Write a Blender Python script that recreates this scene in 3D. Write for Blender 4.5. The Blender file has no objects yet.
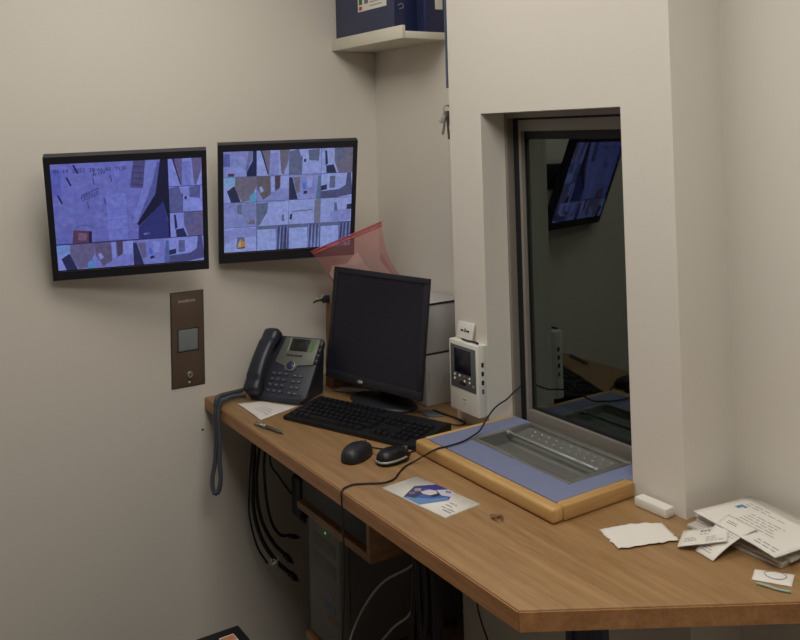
import bpy, bmesh, math, random
from mathutils import Vector, Matrix, noise
random.seed(7)
D = bpy.data
COL = bpy.context.scene.collection
R = math.radians
DESK_H = 0.90          # everything below is measured from the desk top; lifted by this at the end

# ------------------------------------------------------------------ materials
def lin(c):
    return tuple(((x/255)/12.92 if x/255 <= .04045 else ((x/255+.055)/1.055)**2.4) for x in c)

def mat(name, rgb, rough=.5, metal=0.0, bump=0.0, scale=40.0, vary=0.0, alpha=None, spec=.5, emit=None):
    m = D.materials.new(name); m.use_nodes = True
    nt = m.node_tree; b = nt.nodes['Principled BSDF']
    c = lin(rgb)
    b.inputs['Base Color'].default_value = (*c, 1)
    b.inputs['Roughness'].default_value = rough
    b.inputs['Metallic'].default_value = metal
    b.inputs['Specular IOR Level'].default_value = spec
    tc = nt.nodes.new('ShaderNodeTexCoord')
    nz = nt.nodes.new('ShaderNodeTexNoise'); nz.inputs['Scale'].default_value = scale
    nz.inputs['Detail'].default_value = 4
    nt.links.new(tc.outputs['Object'], nz.inputs['Vector'])
    if vary:
        mx = nt.nodes.new('ShaderNodeMix'); mx.data_type = 'RGBA'
        mx.inputs['A'].default_value = (*[x*(1-vary) for x in c], 1)
        mx.inputs['B'].default_value = (*[min(1, x*(1+vary)) for x in c], 1)
        nt.links.new(nz.outputs['Fac'], mx.inputs['Factor'])
        nt.links.new(mx.outputs['Result'], b.inputs['Base Color'])
    if bump:
        bp = nt.nodes.new('ShaderNodeBump'); bp.inputs['Strength'].default_value = bump
        bp.inputs['Distance'].default_value = .002
        nt.links.new(nz.outputs['Fac'], bp.inputs['Height'])
        nt.links.new(bp.outputs['Normal'], b.inputs['Normal'])
    if emit:
        b.inputs['Emission Color'].default_value = (*lin(emit[0]), 1)
        b.inputs['Emission Strength'].default_value = emit[1]
    return m

def wood(name, light, dark, along='X', rough=.45, k=1.0):
    m = D.materials.new(name); m.use_nodes = True
    nt = m.node_tree; b = nt.nodes['Principled BSDF']
    b.inputs['Roughness'].default_value = rough
    tc = nt.nodes.new('ShaderNodeTexCoord')
    mp = nt.nodes.new('ShaderNodeMapping')
    s = {'X': (1.2, 14, 14), 'Y': (14, 1.2, 14), 'Z': (14, 14, 1.2)}[along]
    mp.inputs['Scale'].default_value = [v*k for v in s]
    n1 = nt.nodes.new('ShaderNodeTexNoise'); n1.inputs['Scale'].default_value = 2.2; n1.inputs['Detail'].default_value = 8
    n1.inputs['Roughness'].default_value = .65; n1.inputs['Distortion'].default_value = .5
    n2 = nt.nodes.new('ShaderNodeTexNoise'); n2.inputs['Scale'].default_value = 11; n2.inputs['Detail'].default_value = 5
    nt.links.new(tc.outputs['Object'], mp.inputs['Vector'])
    nt.links.new(mp.outputs['Vector'], n1.inputs['Vector']); nt.links.new(mp.outputs['Vector'], n2.inputs['Vector'])
    ad = nt.nodes.new('ShaderNodeMath'); ad.operation = 'MULTIPLY_ADD'; ad.inputs[1].default_value = .35
    nt.links.new(n2.outputs['Fac'], ad.inputs[0]); nt.links.new(n1.outputs['Fac'], ad.inputs[2])
    cr = nt.nodes.new('ShaderNodeValToRGB')
    e = cr.color_ramp.elements
    e[0].position = .42; e[0].color = (*lin(dark), 1); e[1].position = .86; e[1].color = (*lin(light), 1)
    nt.links.new(ad.outputs[0], cr.inputs['Fac']); nt.links.new(cr.outputs['Color'], b.inputs['Base Color'])
    bp = nt.nodes.new('ShaderNodeBump'); bp.inputs['Strength'].default_value = .08; bp.inputs['Distance'].default_value = .001
    nt.links.new(n2.outputs['Fac'], bp.inputs['Height']); nt.links.new(bp.outputs['Normal'], b.inputs['Normal'])
    return m

def attr_mat(name, emit=False, rough=.5, strength=1.0):
    m = D.materials.new(name); m.use_nodes = True
    nt = m.node_tree; b = nt.nodes['Principled BSDF']; b.inputs['Roughness'].default_value = rough
    a = nt.nodes.new('ShaderNodeVertexColor'); a.layer_name = 'Col'
    if emit:
        b.inputs['Base Color'].default_value = (.01, .01, .012, 1)
        tn = nt.nodes.new('ShaderNodeMix'); tn.data_type = 'RGBA'; tn.blend_type = 'MULTIPLY'; tn.inputs['Factor'].default_value = 1
        tn.inputs['B'].default_value = (.47, .53, .68, 1)          # backlight tint
        tc = nt.nodes.new('ShaderNodeTexCoord'); nz = nt.nodes.new('ShaderNodeTexNoise'); nz.inputs['Scale'].default_value = 85; nz.inputs['Detail'].default_value = 3
        mr = nt.nodes.new('ShaderNodeMapRange'); mr.inputs['From Min'].default_value = .25; mr.inputs['From Max'].default_value = .75
        mr.inputs['To Min'].default_value = .82; mr.inputs['To Max'].default_value = 1.2
        nt.links.new(tc.outputs['Object'], nz.inputs['Vector']); nt.links.new(nz.outputs['Fac'], mr.inputs['Value'])
        nt.links.new(mr.outputs['Result'], b.inputs['Emission Strength'])
        nt.links.new(a.outputs['Color'], tn.inputs['A']); nt.links.new(tn.outputs['Result'], b.inputs['Emission Color'])
        b.inputs['Emission Strength'].default_value = strength
        b.inputs['Specular IOR Level'].default_value = .2
    else:
        nt.links.new(a.outputs['Color'], b.inputs['Base Color'])
    return m

WALL = mat('painted_plaster', (221, 216, 206), .75, bump=.06, scale=140, vary=.015)
CEIL = mat('ceiling_paint', (225, 222, 214), .8)
FLOOR = mat('vinyl_floor', (136, 126, 116), .6, bump=.1, scale=200, vary=.1)
REAR = mat('rear_wall_paint', (128, 122, 114), .8)
OAK = wood('oak_worktop', (163, 130, 89), (130, 96, 58), 'X')
OAK_E = wood('oak_edging', (206, 168, 110), (176, 133, 78), 'X')
OAK_Y = wood('oak_edging_cross', (206, 168, 110), (176, 133, 78), 'Y')
OAK_F = wood('oak_front_edge', (184, 134, 88), (140, 96, 58), 'X')
OAK_D = wood('oak_shelf_board', (150, 112, 74), (112, 78, 48), 'X')
MATBLUE = mat('blue_linoleum', (120, 128, 160), .7, vary=.05, scale=60)
STEEL = mat('brushed_steel', (158, 158, 152), .35, .7, vary=.06, scale=30)
STEEL_D = mat('pan_steel', (138, 139, 135), .4, .5, vary=.1, scale=12)
FRAME = mat('grey_frame', (148, 142, 134), .45, .3)
GASKET = mat('black_gasket', (20, 21, 28), .6)
ACRYL = mat('clear_edge', (150, 156, 150), .15, .1)
BLACK = mat('black_plastic', (36, 36, 43), .45)
BLACK2 = mat('matte_black_plastic', (17, 18, 21), .5, bump=.05, scale=400)
KEYBLK = mat('keycap_black', (19, 20, 24), .42)
SCREENOFF = mat('dark_panel', (35, 35, 45), .3, spec=.3)
NAVY = mat('monitor_casing', (34, 35, 46), .45)
PHONE = mat('telephone_charcoal', (48, 51, 62), .42)
HANDSET = mat('handset_charcoal', (40, 43, 54), .36)
PHGREY = mat('telephone_silver', (112, 116, 108), .4, .25)
LCD = mat('lcd_dark', (38, 38, 36), .25)
KEYG = mat('phone_key', (64, 70, 80), .4)
KEYTXT = mat('phone_key_print', (140, 146, 152), .6)
BLUEBTN = mat('nav_button', (44, 52, 82), .3)
GREENP = mat('green_light_strip', (86, 128, 74), .4)
SILVER = mat('silver_plastic', (170, 170, 168), .3, .5)
BRONZE = mat('bronze_steel', (112, 94, 80), .42, .35, vary=.08, scale=25)
SENSOR = mat('sensor_pad', (132, 138, 142), .5)
WHITE = mat('white_plastic', (226, 224, 215), .45)
DEVGREY = mat('device_face_grey', (92, 96, 100), .4)
DEVSCR = mat('device_screen', (26, 28, 40), .2)
RED = mat('red_button', (170, 60, 50), .4)
PAPER = mat('white_paper', (226, 222, 214), .8, bump=.03, scale=90)
PAPER2 = mat('grey_white_paper', (206, 202, 194), .8, vary=.04, scale=60)
INK = mat('grey_print', (166, 163, 163), .8)
INKB = mat('black_print', (118, 115, 117), .8)
INKBLUE = mat('blue_print', (96, 140, 180), .8)
AQUA = mat('aqua_plastic', (150, 180, 166), .4)
KRAFT = mat('kraft_paper', (128, 96, 66), .8, bump=.4, scale=30, vary=.15)
CARTON = mat('white_carton', (176, 175, 172), .75, vary=.03, scale=30)
BOXBLUE = mat('navy_box', (52, 58, 90), .45, vary=.06, scale=20)
BOXDARK = mat('navy_box_film', (40, 46, 82), .25, vary=.1, scale=14)
LIPW = mat('white_shelf', (216, 211, 194), .5)
METAL = mat('dull_metal', (136, 134, 128), .35, .8)
BLUESTRAP = mat('blue_strap', (96, 108, 130), .7)
TOWERG = mat('tower_grey', (108, 108, 106), .5)
TOWERS = mat('tower_side_dark', (92, 88, 88), .5)
CABLEW = mat('white_cable', (160, 156, 152), .5)
CABLEK = mat('black_cable', (20, 20, 24), .5)
CORDM = mat('cord_grey', (74, 80, 90), .45)
LED = mat('green_led', (40, 160, 60), .3, emit=((70, 235, 100), .55))
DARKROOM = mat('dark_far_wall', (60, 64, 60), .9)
LEGBLUE = mat('leg_blue', (58, 64, 84), .5)
GREENL = mat('green_leaf', (72, 104, 56), .6)
LAMPG = mat('lamp_diffuser', (240, 240, 232), .5, emit=((255, 246, 228), 2.0))
SCREEN = attr_mat('lit_screen', True, .35)
PRINT = attr_mat('printed_paper', False, .6)

def film(name, rgb, fac, rough=.2):
    m = D.materials.new(name); m.use_nodes = True; nt = m.node_tree
    b = nt.nodes['Principled BSDF']; out = nt.nodes['Material Output']
    b.inputs['Base Color'].default_value = (*lin(rgb), 1); b.inputs['Roughness'].default_value = rough
    t = nt.nodes.new('ShaderNodeBsdfTransparent'); t.inputs['Color'].default_value = (*lin((253, 238, 238)), 1)
    mx = nt.nodes.new('ShaderNodeMixShader'); mx.inputs['Fac'].default_value = fac
    nt.links.new(t.outputs[0], mx.inputs[1]); nt.links.new(b.outputs[0], mx.inputs[2])
    nt.links.new(mx.outputs[0], out.inputs['Surface'])
    return m
PINK = film('pink_film', (206, 150, 152), .22)
PINKZ = film('pink_zip_strip', (200, 96, 104), .6)

def pane():
    m = D.materials.new('security_glass'); m.use_nodes = True; nt = m.node_tree
    out = nt.nodes['Material Output']; nt.nodes.remove(nt.nodes['Principled BSDF'])
    t = nt.nodes.new('ShaderNodeBsdfTransparent'); t.inputs['Color'].default_value = (.42, .5, .46, 1)
    g = nt.nodes.new('ShaderNodeBsdfGlossy'); g.inputs['Roughness'].default_value = .02
    g.inputs['Color'].default_value = (.88, 1, .93, 1)
    f = nt.nodes.new('ShaderNodeFresnel'); f.inputs['IOR'].default_value = 1.5
    k = nt.nodes.new('ShaderNodeMath'); k.operation = 'MULTIPLY'; k.inputs[1].default_value = 2.6; k.use_clamp = True   # laminated pane: several faces reflect
    nt.links.new(f.outputs[0], k.inputs[0])
    mx = nt.nodes.new('ShaderNodeMixShader')
    nt.links.new(k.outputs[0], mx.inputs['Fac']); nt.links.new(t.outputs[0], mx.inputs[1]); nt.links.new(g.outputs[0], mx.inputs[2])
    nt.links.new(mx.outputs[0], out.inputs['Surface'])
    return m
GLASS = pane()

# ------------------------------------------------------------------ mesh builder
def T(*a): return Matrix.Translation(a[0] if len(a) == 1 else a)
def RZ(d): return Matrix.Rotation(R(d), 4, 'Z')
def RX(d): return Matrix.Rotation(R(d), 4, 'X')
def RY(d): return Matrix.Rotation(R(d), 4, 'Y')

class MB:
    def __init__(s, M=None, off=None):
        s.bm = bmesh.new(); s.M = M or Matrix(); s.mats = []
        if off is not None: s.M = T(-Vector(off)) @ s.M
        s.cl = s.bm.loops.layers.float_color.new('Col'); s.used = False
    def mi(s, m):
        if m not in s.mats: s.mats.append(m)
        return s.mats.index(m)
    def v(s, p): return s.bm.verts.new(s.M @ Vector(p))
    def f(s, vs, m, smooth=False, col=None):
        try: fa = s.bm.faces.new(vs)
        except ValueError: return None
        fa.material_index = s.mi(m); fa.smooth = smooth
        if col is not None:
            for l in fa.loops: l[s.cl] = (*col, 1)
        return fa
    def poly(s, pts, m, col=None, smooth=False): return s.f([s.v(p) for p in pts], m, smooth, col)
    def box(s, x0, x1, y0, y1, z0, z1, m, M=None, bev=0.0, seg=2):
        M = M or Matrix()
        b2 = bmesh.new()
        vs = [b2.verts.new((x, y, z)) for z in (z0, z1) for y in (y0, y1) for x in (x0, x1)]
        for q in ((0, 2, 3, 1), (4, 5, 7, 6), (0, 1, 5, 4), (2, 6, 7, 3), (0, 4, 6, 2), (1, 3, 7, 5)):
            b2.faces.new([vs[i] for i in q])
        if bev: bmesh.ops.bevel(b2, geom=list(b2.edges), offset=bev, segments=seg, affect='EDGES', profile=.5)
        s.merge(b2, m, M, smooth=bool(bev)); return s
    def merge(s, b2, m, M=None, smooth=False):
        M = M or Matrix(); mp = {}
        for v in b2.verts: mp[v] = s.v(M @ v.co)
        for fa in b2.faces: s.f([mp[v] for v in fa.verts], m, smooth)
        b2.free()
    def prism(s, pts, z0, z1, m, M=None, bev=0.0):
        b2 = bmesh.new(); n = len(pts)
        a = [b2.verts.new((p[0], p[1], z0)) for p in pts]; c = [b2.verts.new((p[0], p[1], z1)) for p in pts]
        b2.faces.new(a[::-1]); b2.faces.new(c)
        for i in range(n): b2.faces.new([a[i], a[(i+1) % n], c[(i+1) % n], c[i]])
        bmesh.ops.recalc_face_normals(b2, faces=b2.faces)
        if bev: bmesh.ops.bevel(b2, geom=list(b2.edges), offset=bev, segments=2, affect='EDGES', profile=.5)
        s.merge(b2, m, M, smooth=bool(bev)); return s
    def tube(s, pts, r, m, n=8, closed_ends=True, sub=0):
        pts = [Vector(p) for p in pts]
        if sub: pts = spline(pts, sub)
        rs = r if isinstance(r, (list, tuple)) else [r]*len(pts)
        if len(rs) != len(pts): rs = [rs[min(len(rs)-1, int(i*len(rs)/len(pts)))] for i in range(len(pts))]
        t = (pts[1]-pts[0]).normalized()
        u = t.orthogonal().normalized(); rings = []
        for i, p in enumerate(pts):
            a = pts[max(i-1, 0)]; b = pts[min(i+1, len(pts)-1)]
            t = (b-a).normalized() if (b-a).length > 1e-9 else t
            u = (u - t*u.dot(t)); u = u.normalized() if u.length > 1e-6 else t.orthogonal().normalized()
            w = t.cross(u)
            rings.append([s.v(p + (u*math.cos(2*math.pi*k/n)+w*math.sin(2*math.pi*k/n))*rs[i]) for k in range(n)])
        for i in range(len(rings)-1):
            for k in range(n): s.f([rings[i][k], rings[i][(k+1) % n], rings[i+1][(k+1) % n], rings[i+1][k]], m, True)
        if closed_ends: s.f(rings[0][::-1], m); s.f(rings[-1], m)
        return s
    def cyl(s, p0, p1, r, m, n=20, r1=None): return s.tube([p0, p1], [r, r if r1 is None else r1], m, n)
    def lathe(s, prof, m, M=None, n=28):
        M = M or Matrix(); rings = []
        for r, z in prof: rings.append([s.v(M @ Vector((r*math.cos(2*math.pi*k/n), r*math.sin(2*math.pi*k/n), z))) for k in range(n)])
        for i in range(len(rings)-1):
            for k in range(n): s.f([rings[i][k], rings[i][(k+1) % n], rings[i+1][(k+1) % n], rings[i+1][k]], m, True)
        s.f(rings[0][::-1], m); s.f(rings[-1], m); return s
    def grid(s, fn, nu, nv, m, smooth=True, thick=0.0):
        def lay(dz): return [[s.v(Vector(fn(i/nu, j/nv)) + dz) for i in range(nu+1)] for j in range(nv+1)]
        g = lay(Vector((0, 0, 0)))
        for j in range(nv):
            for i in range(nu): s.f([g[j][i], g[j][i+1], g[j+1][i+1], g[j+1][i]], m, smooth)
        if thick:
            h = lay(Vector((0, 0, -thick)))
            for j in range(nv):
                for i in range(nu): s.f([h[j][i], h[j+1][i], h[j+1][i+1], h[j][i+1]], m, smooth)
            rim = [(0, i) for i in range(nu+1)]+[(j, nu) for j in range(1, nv+1)]+[(nv, i) for i in range(nu-1, -1, -1)]+[(j, 0) for j in range(nv-1, 0, -1)]
            for a, b in zip(rim, rim[1:]+rim[:1]): s.f([g[a[0]][a[1]], h[a[0]][a[1]], h[b[0]][b[1]], g[b[0]][b[1]]], m)
        return s
    def build(s, name, parent=None, recalc=True, sub=0, solid=0.0):
        if recalc: bmesh.ops.recalc_face_normals(s.bm, faces=s.bm.faces)
        me = D.meshes.new(name); o = D.objects.new(name, me); COL.objects.link(o)
        if parent is None:                       # origin at the base of the thing
            xs = [v.co for v in s.bm.verts]
            c = Vector(((min(p.x for p in xs)+max(p.x for p in xs))/2, (min(p.y for p in xs)+max(p.y for p in xs))/2, min(p.z for p in xs)))
            bmesh.ops.translate(s.bm, vec=-c, verts=s.bm.verts); o.location = c
        else: o.parent = parent
        s.bm.to_mesh(me); s.bm.free()
        for m in s.mats: me.materials.append(m)
        if sub:
            md = o.modifiers.new('sub', 'SUBSURF'); md.levels = sub; md.render_levels = sub
        return o

def spline(pts, k):
    out = []
    P = [pts[0]*2-pts[1]] + pts + [pts[-1]*2-pts[-2]]
    for i in range(1, len(P)-2):
        a, b, c, d = P[i-1], P[i], P[i+1], P[i+2]
        for j in range(k):
            t = j/k
            out.append(.5*((2*b)+(c-a)*t+(2*a-5*b+4*c-d)*t*t+(3*b-a-3*c+d)*t**3))
    out.append(pts[-1]); return out

def tag(o, label, cat, group=None):
    o['label'] = label; o['category'] = cat
    if group: o['group'] = group
    return o
def thing(name, label, cat, loc=(0, 0, 0), rz=0, group=None):
    o = D.objects.new(name, None); COL.objects.link(o); o.location = loc; o.rotation_euler = (0, 0, R(rz))
    o.empty_display_size = .02
    return tag(o, label, cat, group)
def struct(name, mb, parent=None):
    o = mb.build(name, parent)
    if parent is None: o['kind'] = 'structure'
    return o
def lab(o, s): o['label'] = s; return o

def text_geo(txt, size, align='LEFT'):
    cu = D.curves.new('t', 'FONT'); cu.body = txt; cu.size = size; cu.align_x = align; cu.resolution_u = 2
    o = D.objects.new('t', cu); COL.objects.link(o)
    dg = bpy.context.evaluated_depsgraph_get(); dg.update()
    me = D.meshes.new_from_object(o.evaluated_get(dg))
    vs = [v.co.copy() for v in me.vertices]; fs = [list(p.vertices) for p in me.polygons]
    D.objects.remove(o); D.curves.remove(cu); D.meshes.remove(me)
    return vs, fs
def add_text(mb, txt, size, m, M, col=None, align='LEFT'):
    vs, fs = text_geo(txt, size, align)
    nv = [mb.v(M @ v) for v in vs]
    for q in fs: mb.f([nv[i] for i in q], m, False, col)

# ------------------------------------------------------------------ room
YW, YB, YI = -.1436, 0.0, .0167          # window wall, alcove back wall, set-back wall on the right
XC, XE = .6362, 1.4136                   # sides of the window wall
WX0, WX1, WZ1 = .7775, 1.273, .8415      # window opening
Z0, ZC = -DESK_H, 1.72
XR, YR_ = 3.7, -3.2
struct('floor', MB().box(-.1, XR+.1, YR_-.1, .2, Z0-.1, Z0, FLOOR))
struct('ceiling', MB().box(-.1, XR+.1, YR_-.1, 2.0, ZC, ZC+.1, CEIL))
struct('wall_left', MB().box(-.1, 0, YR_-.1, .2, Z0, ZC, WALL))
struct('wall_back', MB().box(0, XC, YB, .2, Z0, ZC, WALL))
w = MB()
w.box(XC, WX0, YW, .12, Z0, ZC, WALL); w.box(WX1, XE, YW, .12, Z0, ZC, WALL)
w.box(WX0, WX1, YW, .12, WZ1, ZC, WALL); w.box(WX0, WX1, YW, .12, Z0, -.001, WALL)
struct('wall_window', w)
struct('wall_right', MB().box(XE, XR+.1, YI, .2, Z0, ZC, WALL))
struct('wall_side', MB().box(XR, XR+.1, YR_, YI, Z0, ZC, REAR))
struct('wall_rear', MB().box(-.1, XR+.1, YR_-.1, YR_, Z0, ZC, REAR))
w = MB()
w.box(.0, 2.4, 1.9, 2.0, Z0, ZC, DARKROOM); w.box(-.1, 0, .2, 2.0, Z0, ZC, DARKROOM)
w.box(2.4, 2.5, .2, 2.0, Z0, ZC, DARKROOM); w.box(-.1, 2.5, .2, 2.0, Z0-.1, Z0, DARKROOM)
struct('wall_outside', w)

# window: outer grey frame, dark gasket, inner frame, pane
win = D.objects.new('window_1', None); COL.objects.link(win); win['kind'] = 'structure'; win.location = ((WX0+WX1)/2, -.02, .03)
o3 = tuple(win.location)
f = MB(off=o3)
def ring(mb, x0, x1, z0, z1, wl, wr, wb, wt, y0, y1, m, bev=.0):
    mb.box(x0, x0+wl, y0, y1, z0, z1, m, bev=bev); mb.box(x1-wr, x1, y0, y1, z0, z1, m, bev=bev)
    mb.box(x0+wl, x1-wr, y0, y1, z1-wt, z1, m, bev=bev)
    if wb: mb.box(x0+wl, x1-wr, y0, y1, z0, z0+wb, m, bev=bev)
ring(f, WX0, WX1, .0, WZ1, .010, .010, 0, .014, -.064, .03, FRAME)
f.build('window_frame', win)
f = MB(off=o3); ring(f, WX0+.010, WX1-.010, .0, WZ1-.014, .024, .024, .0, .006, -.042, .03, GASKET); f.build('gasket', win)
f = MB(off=o3); ring(f, WX0+.034, WX1-.034, .02, WZ1-.020, .010, .010, .033, .030, -.044, .03, FRAME); f.build('glazing_bead', win)
f = MB(off=o3); ring(f, WX0+.044, WX1-.044, .053, WZ1-.050, .004, .004, .008, .022, -.032, .02, GASKET); f.build('glazing_seal', win)
f = MB(off=o3); f.box(WX0+.046, WX1-.046, -.030, -.020, .056, WZ1-.06, GLASS); f.build('pane', win)

# ceiling lamp
for (lx, ly, en, lb_) in ((.92, -.98, 7.4, 'square white ceiling light panel above the desk'), (2.35, -1.0, 14.0, 'square white ceiling light panel nearer the right wall')):
    L = thing('ceiling_light', lb_, 'light', (lx, ly, ZC-.045), 0, 'ceiling light panels')
    for a0, a1, b0, b1 in ((-.46, .46, -.46, -.44), (-.46, .46, .44, .46), (-.46, -.44, -.44, .44), (.44, .46, -.44, .44)):
        m = MB(); m.box(a0, a1, b0, b1, 0, .044, WHITE); m.build('frame_bar', L)
    m = MB(); m.box(-.44, .44, -.44, .44, .01, .02, LAMPG); m.build('diffuser', L)
    ld = D.lights.new('lamp', 'AREA'); ld.shape = 'SQUARE'; ld.size = .86; ld.energy = en; ld.color = (1.0, .96, .925)
    lo = D.objects.new('lamp', ld); COL.objects.link(lo); lo.parent = L; lo.location = (0, 0, -.004)

# ------------------------------------------------------------------ desk
DT = -.036
desk = thing('desk', 'long oak worktop along the wall with a slanted right end', 'desk', (.75, -.32, DT))
P = [(0.001, -.638), (1.476, -.638), (1.80, -.122), (1.80, YI-.001), (XE+.001, YI-.001), (XE+.001, YW-.001), (XC-.001, YW-.001), (XC-.001, -.001), (0.001, -.001)]
m = MB(off=(.75, -.32, DT)); m.prism(P, DT, 0, OAK, bev=.0015); m.build('worktop', desk)
# darker grain on the front edging
m = MB(off=(.75, -.32, DT))
m.box(.001, 1.476, -.6405, -.638, DT+.001, -.003, OAK_F)
a = math.degrees(math.atan2(.516, .324))
m.box(0, math.hypot(.516, .324), -.0025, 0, DT+.001, -.003, OAK_F, M=T(1.476, -.638, 0) @ RZ(a))
lab(m.build('front_edging', desk), 'darker brown front edging strip')
for x in (1.345, 1.425):
    m = MB(off=(.75, -.32, DT)); m.box(x-.009, x+.009, -.41, -.39, Z0+.001, DT, LEGBLUE, bev=.002); m.build('leg', desk)
m = MB(off=(.75, -.32, DT)); m.box(1.354, 1.416, -.404, -.396, Z0+.06, DT, LEGBLUE); m.build('leg_panel', desk)

# raised hatch sill
HT = .033
hx0, hx1, hy0 = .7785, 1.279, -.381
hb = thing('hatch_sill', 'raised blue topped sill with oak rim below the window', 'sill', (1.03, -.3, .0005))
of = (1.03, -.3, .0005)
m = MB(off=of); m.box(hx0, hx1, hy0, hy0+.031, .0006, HT, OAK_E, bev=.007, seg=3); lab(m.build('front_rim', hb), 'rounded oak rim along the front')
m = MB(off=of); m.box(hx0, hx0+.012, hy0+.031, -.0655, .0006, HT, OAK_Y, bev=.002); m.build('side_rim', hb)
m = MB(off=of); m.box(hx1-.024, hx1, hy0+.031, YW-.001, .0006, HT, OAK_Y, bev=.004); m.build('side_rim', hb)
tx0, tx1, ty0, ty1 = .855, 1.205, -.266, -.066     # steel scoop opening
m = MB(off=of)
bx0, bx1, by0 = hx0+.012, hx1-.024, hy0+.031
zt = HT-.001
m.box(bx0, tx0, by0, -.0655, .0006, zt, MATBLUE); m.box(tx0, tx1, by0, ty0, .0006, zt, MATBLUE)
m.box(tx1, bx1, by0, YW-.001, .0006, zt, MATBLUE); m.box(tx1, WX1-.002, YW-.001, -.0655, .0006, zt, MATBLUE)
m.build('blue_mat', hb)

# steel pass-through tray sunk in the sill
tr = thing('cash_tray', 'recessed steel money tray set into the blue sill', 'tray', (1.03, -.166, .0008))
of = (1.03, -.166, .0008)
m = MB(off=of); e = .014; zr = HT+.0012
for a0, a1, b0, b1 in ((tx0, tx1, ty0, ty0+e), (tx0, tx1, ty1-e, ty1), (tx0, tx0+e, ty0+e, ty1-e), (tx1-e, tx1, ty0+e, ty1-e)):
    m.box(a0+.0005, a1-.0005, b0+.0005, b1, HT-.006, zr, STEEL, bev=.0008)
m.build('rim', tr)
m = MB(off=of)
ix0, ix1, iy0, iy1 = tx0+e, tx1-e, ty0+e, ty1-e
prof = [(iy0, HT-.002), (iy0+.01, .016), (iy0+.05, .004), (iy0+.09, .004), (iy0+.115, .014), (iy1-.06, .020), (iy1, .0265)]
for (y0, z0), (y1, z1) in zip(prof, prof[1:]):
    m.poly([(ix0, y0, z0), (ix1, y0, z0), (ix1, y1, z1), (ix0, y1, z1)], STEEL_D, smooth=False)
for x in (ix0, ix1):
    m.poly([(x, y, z) for y, z in prof]+[(x, iy1, HT-.001), (x, iy0, HT-.001)], STEEL_D)
m.build('pan', tr, recalc=False)
m = MB(off=of)
for j in range(3):
    for i in range(12):
        x = ix0+.03+i*.0262+(.013 if j % 2 else 0); y = iy1-.012-j*.021
        z = .0265-(iy1-y)*.0065/.06
        if x < ix1-.008: m.lathe([(.0048, -.0005), (.0046, .0008), (.003, .0018), (.0008, .0021)], STEEL, M=T(x, y, z), n=10)
m.build('stud_row', tr)
m = MB(off=of); m.cyl((ix0+.004, -.160, HT-.001), (ix1-.008, -.160, HT-.001), .0042, ACRYL, 12)
for x in (ix0+.006, ix1-.010): m.cyl((x, -.160, HT-.006), (x, -.160, HT+.003), .006, ACRYL, 12)
m.build('cover_bar', tr)

# ------------------------------------------------------------------ wall monitors
def screen_frame(o, w, h, bl, br, bt, bb):
    return (-w/2+bl, w/2-br, -h/2+bb, h/2-bt)
class Scr:
    """a lit picture: polygons of colour in u (right), v (down)"""
    def __init__(s, M, x0, x1, z0, z1): s.mb = MB(M); s.r = (x0, x1, z0, z1); s.k = 0
    def p(s, pts, c, jit=0):
        s.k += 1; x0, x1, z0, z1 = s.r; d = -.00004*s.k
        c = [max(0, min(255, t+random.uniform(-jit, jit))) for t in c]
        s.mb.poly([(x0+(x1-x0)*u, d, z1-(z1-z0)*v) for u, v in pts], SCREEN, lin(c))
    def g(s, u0, v0, u1, v1, c, jit=8, nu=6, nv=5, c2=None):
        """soft patch: smooth random grid"""
        s.k += 1; x0, x1, z0, z1 = s.r; d = -.00004*s.k; mb = s.mb
        vs = {}; cs = {}
        for j in range(nv+1):
            for i in range(nu+1):
                u = u0+(u1-u0)*i/nu; v = v0+(v1-v0)*j/nv
                vs[i, j] = mb.v((x0+(x1-x0)*u, d, z1-(z1-z0)*v))
                cc = c if c2 is None else [a+(b-a)*j/nv for a, b in zip(c, c2)]
                q = random.uniform(-jit, jit); cs[i, j] = lin([max(0, min(255, t+q+random.uniform(-3, 3))) for t in cc])
        for j in range(nv):
            for i in range(nu):
                key = [(i, j), (i+1, j), (i+1, j+1), (i, j+1)]
                fa = mb.f([vs[k] for k in key], SCREEN)
                for l, k in zip(fa.loops, key): l[mb.cl] = (*cs[k], 1)
    def t(s, txt, u, v, size, c):
        s.k += 1; x0, x1, z0, z1 = s.r
        M = T(x0+(x1-x0)*u, -.00004*s.k, z1-(z1-z0)*v) @ RX(90)
        add_text(s.mb, txt, size, SCREEN, M, lin(c))

def sub(S, u0, v0, u1, v1):
    f = lambda pts: [(u0+(u1-u0)*a, v0+(v1-v0)*b) for a, b in pts]
    P = lambda pts, c, j=0: S.p(f(pts), c, j)
    G = lambda a, b, c_, d, col, jit=8, c2=None: S.g(u0+(u1-u0)*a, v0+(v1-v0)*b, u0+(u1-u0)*c_, v0+(v1-v0)*d, col, jit, 4, 4, c2)
    return P, G
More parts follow.
